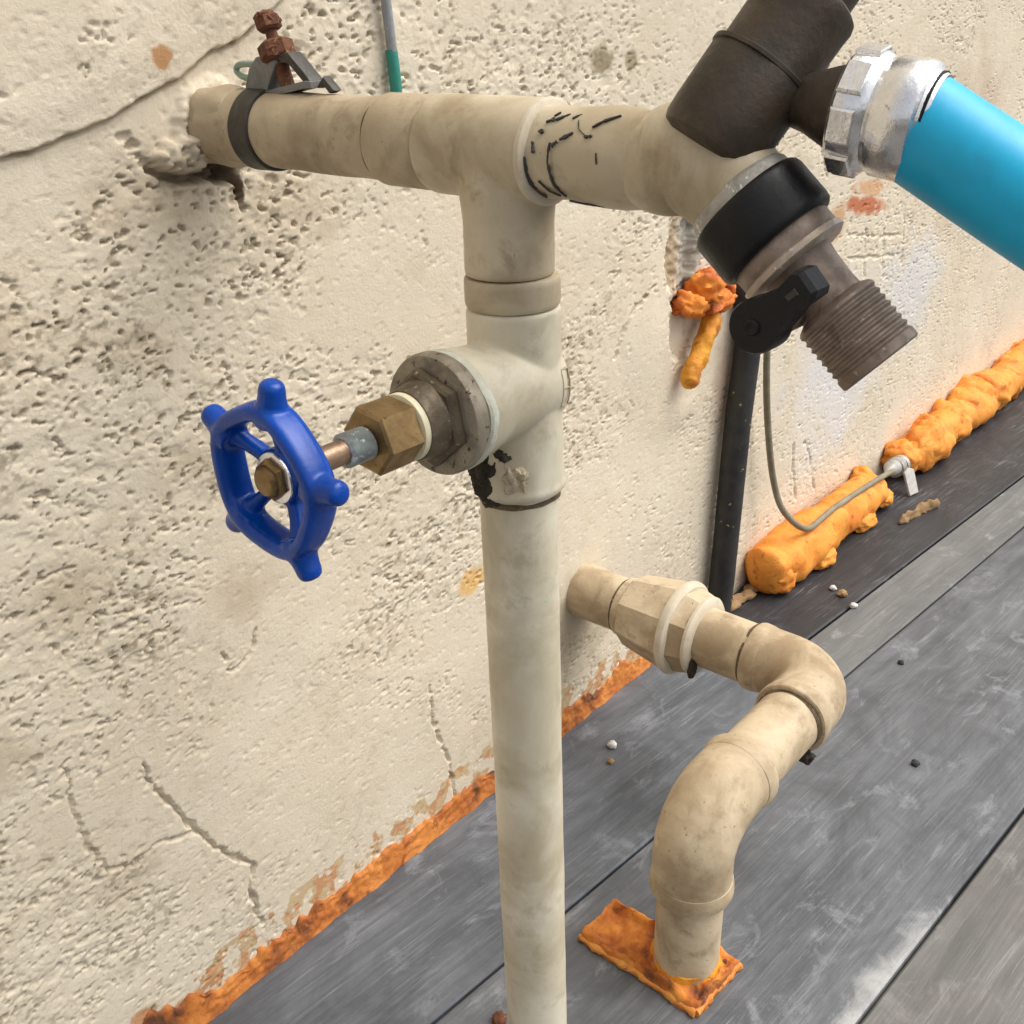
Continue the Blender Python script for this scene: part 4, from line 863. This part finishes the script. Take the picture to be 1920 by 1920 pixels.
# rusty orange sealant tray round the foot of the stub
tr = thing('sealant_patch', 'rectangular orange sealant patch on the floor around the drain stub', 'sealant', (0.0945, -0.16, 0))
Q = [Vector((0.0780, -0.1195, 0)), Vector((0.1100, -0.1212, 0)), Vector((0.1185, -0.1985, 0)), Vector((0.0765, -0.1965, 0))]
mb = MB(); nu, nv = 26, 50; vs_ = []; fs_ = []
for i in range(nu + 1):
    for j in range(nv + 1):
        a, b = i / nu, j / nv
        p = (Q[0] * (1 - a) + Q[1] * a) * (1 - b) + (Q[3] * (1 - a) + Q[2] * a) * b
        dist = min(a * 0.034, (1 - a) * 0.034, b * 0.077, (1 - b) * 0.077)
        p.x += 0.0014 * mnoise.noise(Vector((p.x * 110, p.y * 110, 4))); p.y += 0.0014 * mnoise.noise(Vector((p.x * 150, p.y * 150, 9)))
        z = 0.0052 * math.exp(-((dist - 0.0022) / 0.0022) ** 2) + 0.0016
        rd = math.hypot(p.x - SX, p.y - DY); z += 0.0065 * math.exp(-((rd - 0.0165) / 0.0042) ** 2)
        z += 0.0016 * mnoise.noise(Vector((p.x * 190, p.y * 190, 1))) + 0.0009 * mnoise.noise(Vector((p.x * 480, p.y * 480, 2)))
        if dist < 1e-6: z = 0.0003
        vs_.append((p.x, p.y, max(0.0003, z)))
for i in range(nu):
    for j in range(nv):
        fs_.append((i * (nv + 1) + j, i * (nv + 1) + j + 1, (i + 1) * (nv + 1) + j + 1, (i + 1) * (nv + 1) + j))
mb.add(vs_, fs_).build('sealant_sheet', 'tray', tr, sharp=80)
loop_ = []
for k in range(4):
    a_, b_ = Q[k], Q[(k + 1) % 4]; cen_ = sum(Q, Vector()) / 4
    e_ = [a_.lerp(b_, (i + 0.0) / 12) for i in range(13)]
    e_ = [p + (cen_ - p).normalized() * (0.0016 + 0.0010 * mnoise.noise(p * 130)) + Vector((0, 0, 0.0022)) for p in e_]
    if k not in (2, 3): continue
    rim_ = tube(MB(), catmull(e_, 3), [0.0021 + 0.0009 * mnoise.noise(Vector((i_ * 0.25, k, 3))) for i_ in range(37)], 12, 0.5, 210, k); rim_.v = [(x, y, max(0.0003, z)) for x, y, z in rim_.v]
    rim_.build('raised_edge', 'edge', tr, sharp=80)
pb = lathe(MB(), (SX, DY, 0), UP, [(0.0004, 0.0205), (0.003, 0.0196), (0.006, 0.0185), (0.009, 0.0176), (0.0125, 0.0171)], 48, 0.0024, 6)
pb.build('collar_bead', 'foam_yellow', tr)
lathe(MB(), (0.1135, -0.1890, 0.0016), UP, [(0, 0.0040), (0.003, 0.0040), (0.0045, 0.0032), (0.0048, 0.002)], 24, 0.0006).build('screw_head', 'rust', tr)

# ------------------------------------------------------------------ crumbs on the floor
def crumb(name, x, y, r_, mat, label, cat, seed, flat=0.7):
    r_ *= 0.78
    o = blob(MB(), (x, y, r_ * flat * 0.85), (r_, r_, r_ * flat), 0.35, 1.7, 3, seed)
    o.v = [(a, b, max(0.0003, c)) for a, b, c in o.v]
    return tag(o.build(name, mat, sharp=60), label, cat)
crumb('pebble', 0.2255, -0.0390, 0.0042, 'white', 'white pebble on the floor right of the riser, left of the drain elbow', 'pebble', 3)
crumb('pebble', 0.2110, -0.0480, 0.0030, 'tan', 'tan pebble just below the white one right of the riser', 'pebble', 5)
crumb('pebble', 0.5225, -0.0655, 0.0038, 'white', 'white crumb on the dark floor strip nearest the orange foam lump', 'crumb', 9)
crumb('pebble', 0.5050, -0.0920, 0.0040, 'white', 'white crumb at the edge of the dark floor strip by the light strip', 'crumb', 11)
crumb('pebble', 0.5175, -0.0765, 0.0052, 'tan', 'tan crumb between the two white crumbs on the dark floor strip', 'crumb', 13)
crumb('pebble', 0.3360, -0.2085, 0.0034, 'darkgrit', 'black speck of grit in the middle of the wide grey plank', 'grit', 15)
crumb('pebble', 0.4470, -0.1555, 0.0030, 'darkgrit', 'black speck of grit on the grey plank near its upper joint', 'grit', 17)
crumb('pebble', 0.0120, -0.1200, 0.0050, 'rust', 'rusty lump on the floor at the bottom left of the riser', 'lump', 19)
fk = tube(MB(), catmull([(0.680, -0.062, 0.003), (0.70, -0.066, 0.004), (0.725, -0.070, 0.003), (0.745, -0.078, 0.005)]), rounded(31, 0.0060, 5), 20, 0.9, 130, 3, 0.45)
fk.v = [(a, b, max(0.0003, c)) for a, b, c in fk.v]
tag(fk.build('foam_flake', 'tan', sharp=60), 'curled tan foam flake lying on the dark floor strip beside the orange foam', 'flake')
bs = MB()
for i in range(7): blob(bs, (0.44 + 0.012 * i, -0.010 - 0.006 * random.random(), 0.003), (0.009, 0.006, 0.004), 0.5, 1.8, 2, i * 1.9)
bs.v = [(a, b, max(0.0003, c)) for a, b, c in bs.v]
tag(bs.build('mortar_crumbs', 'tan', sharp=60), 'tan crumbs of mortar at the wall foot between black tube and foam', 'mortar')
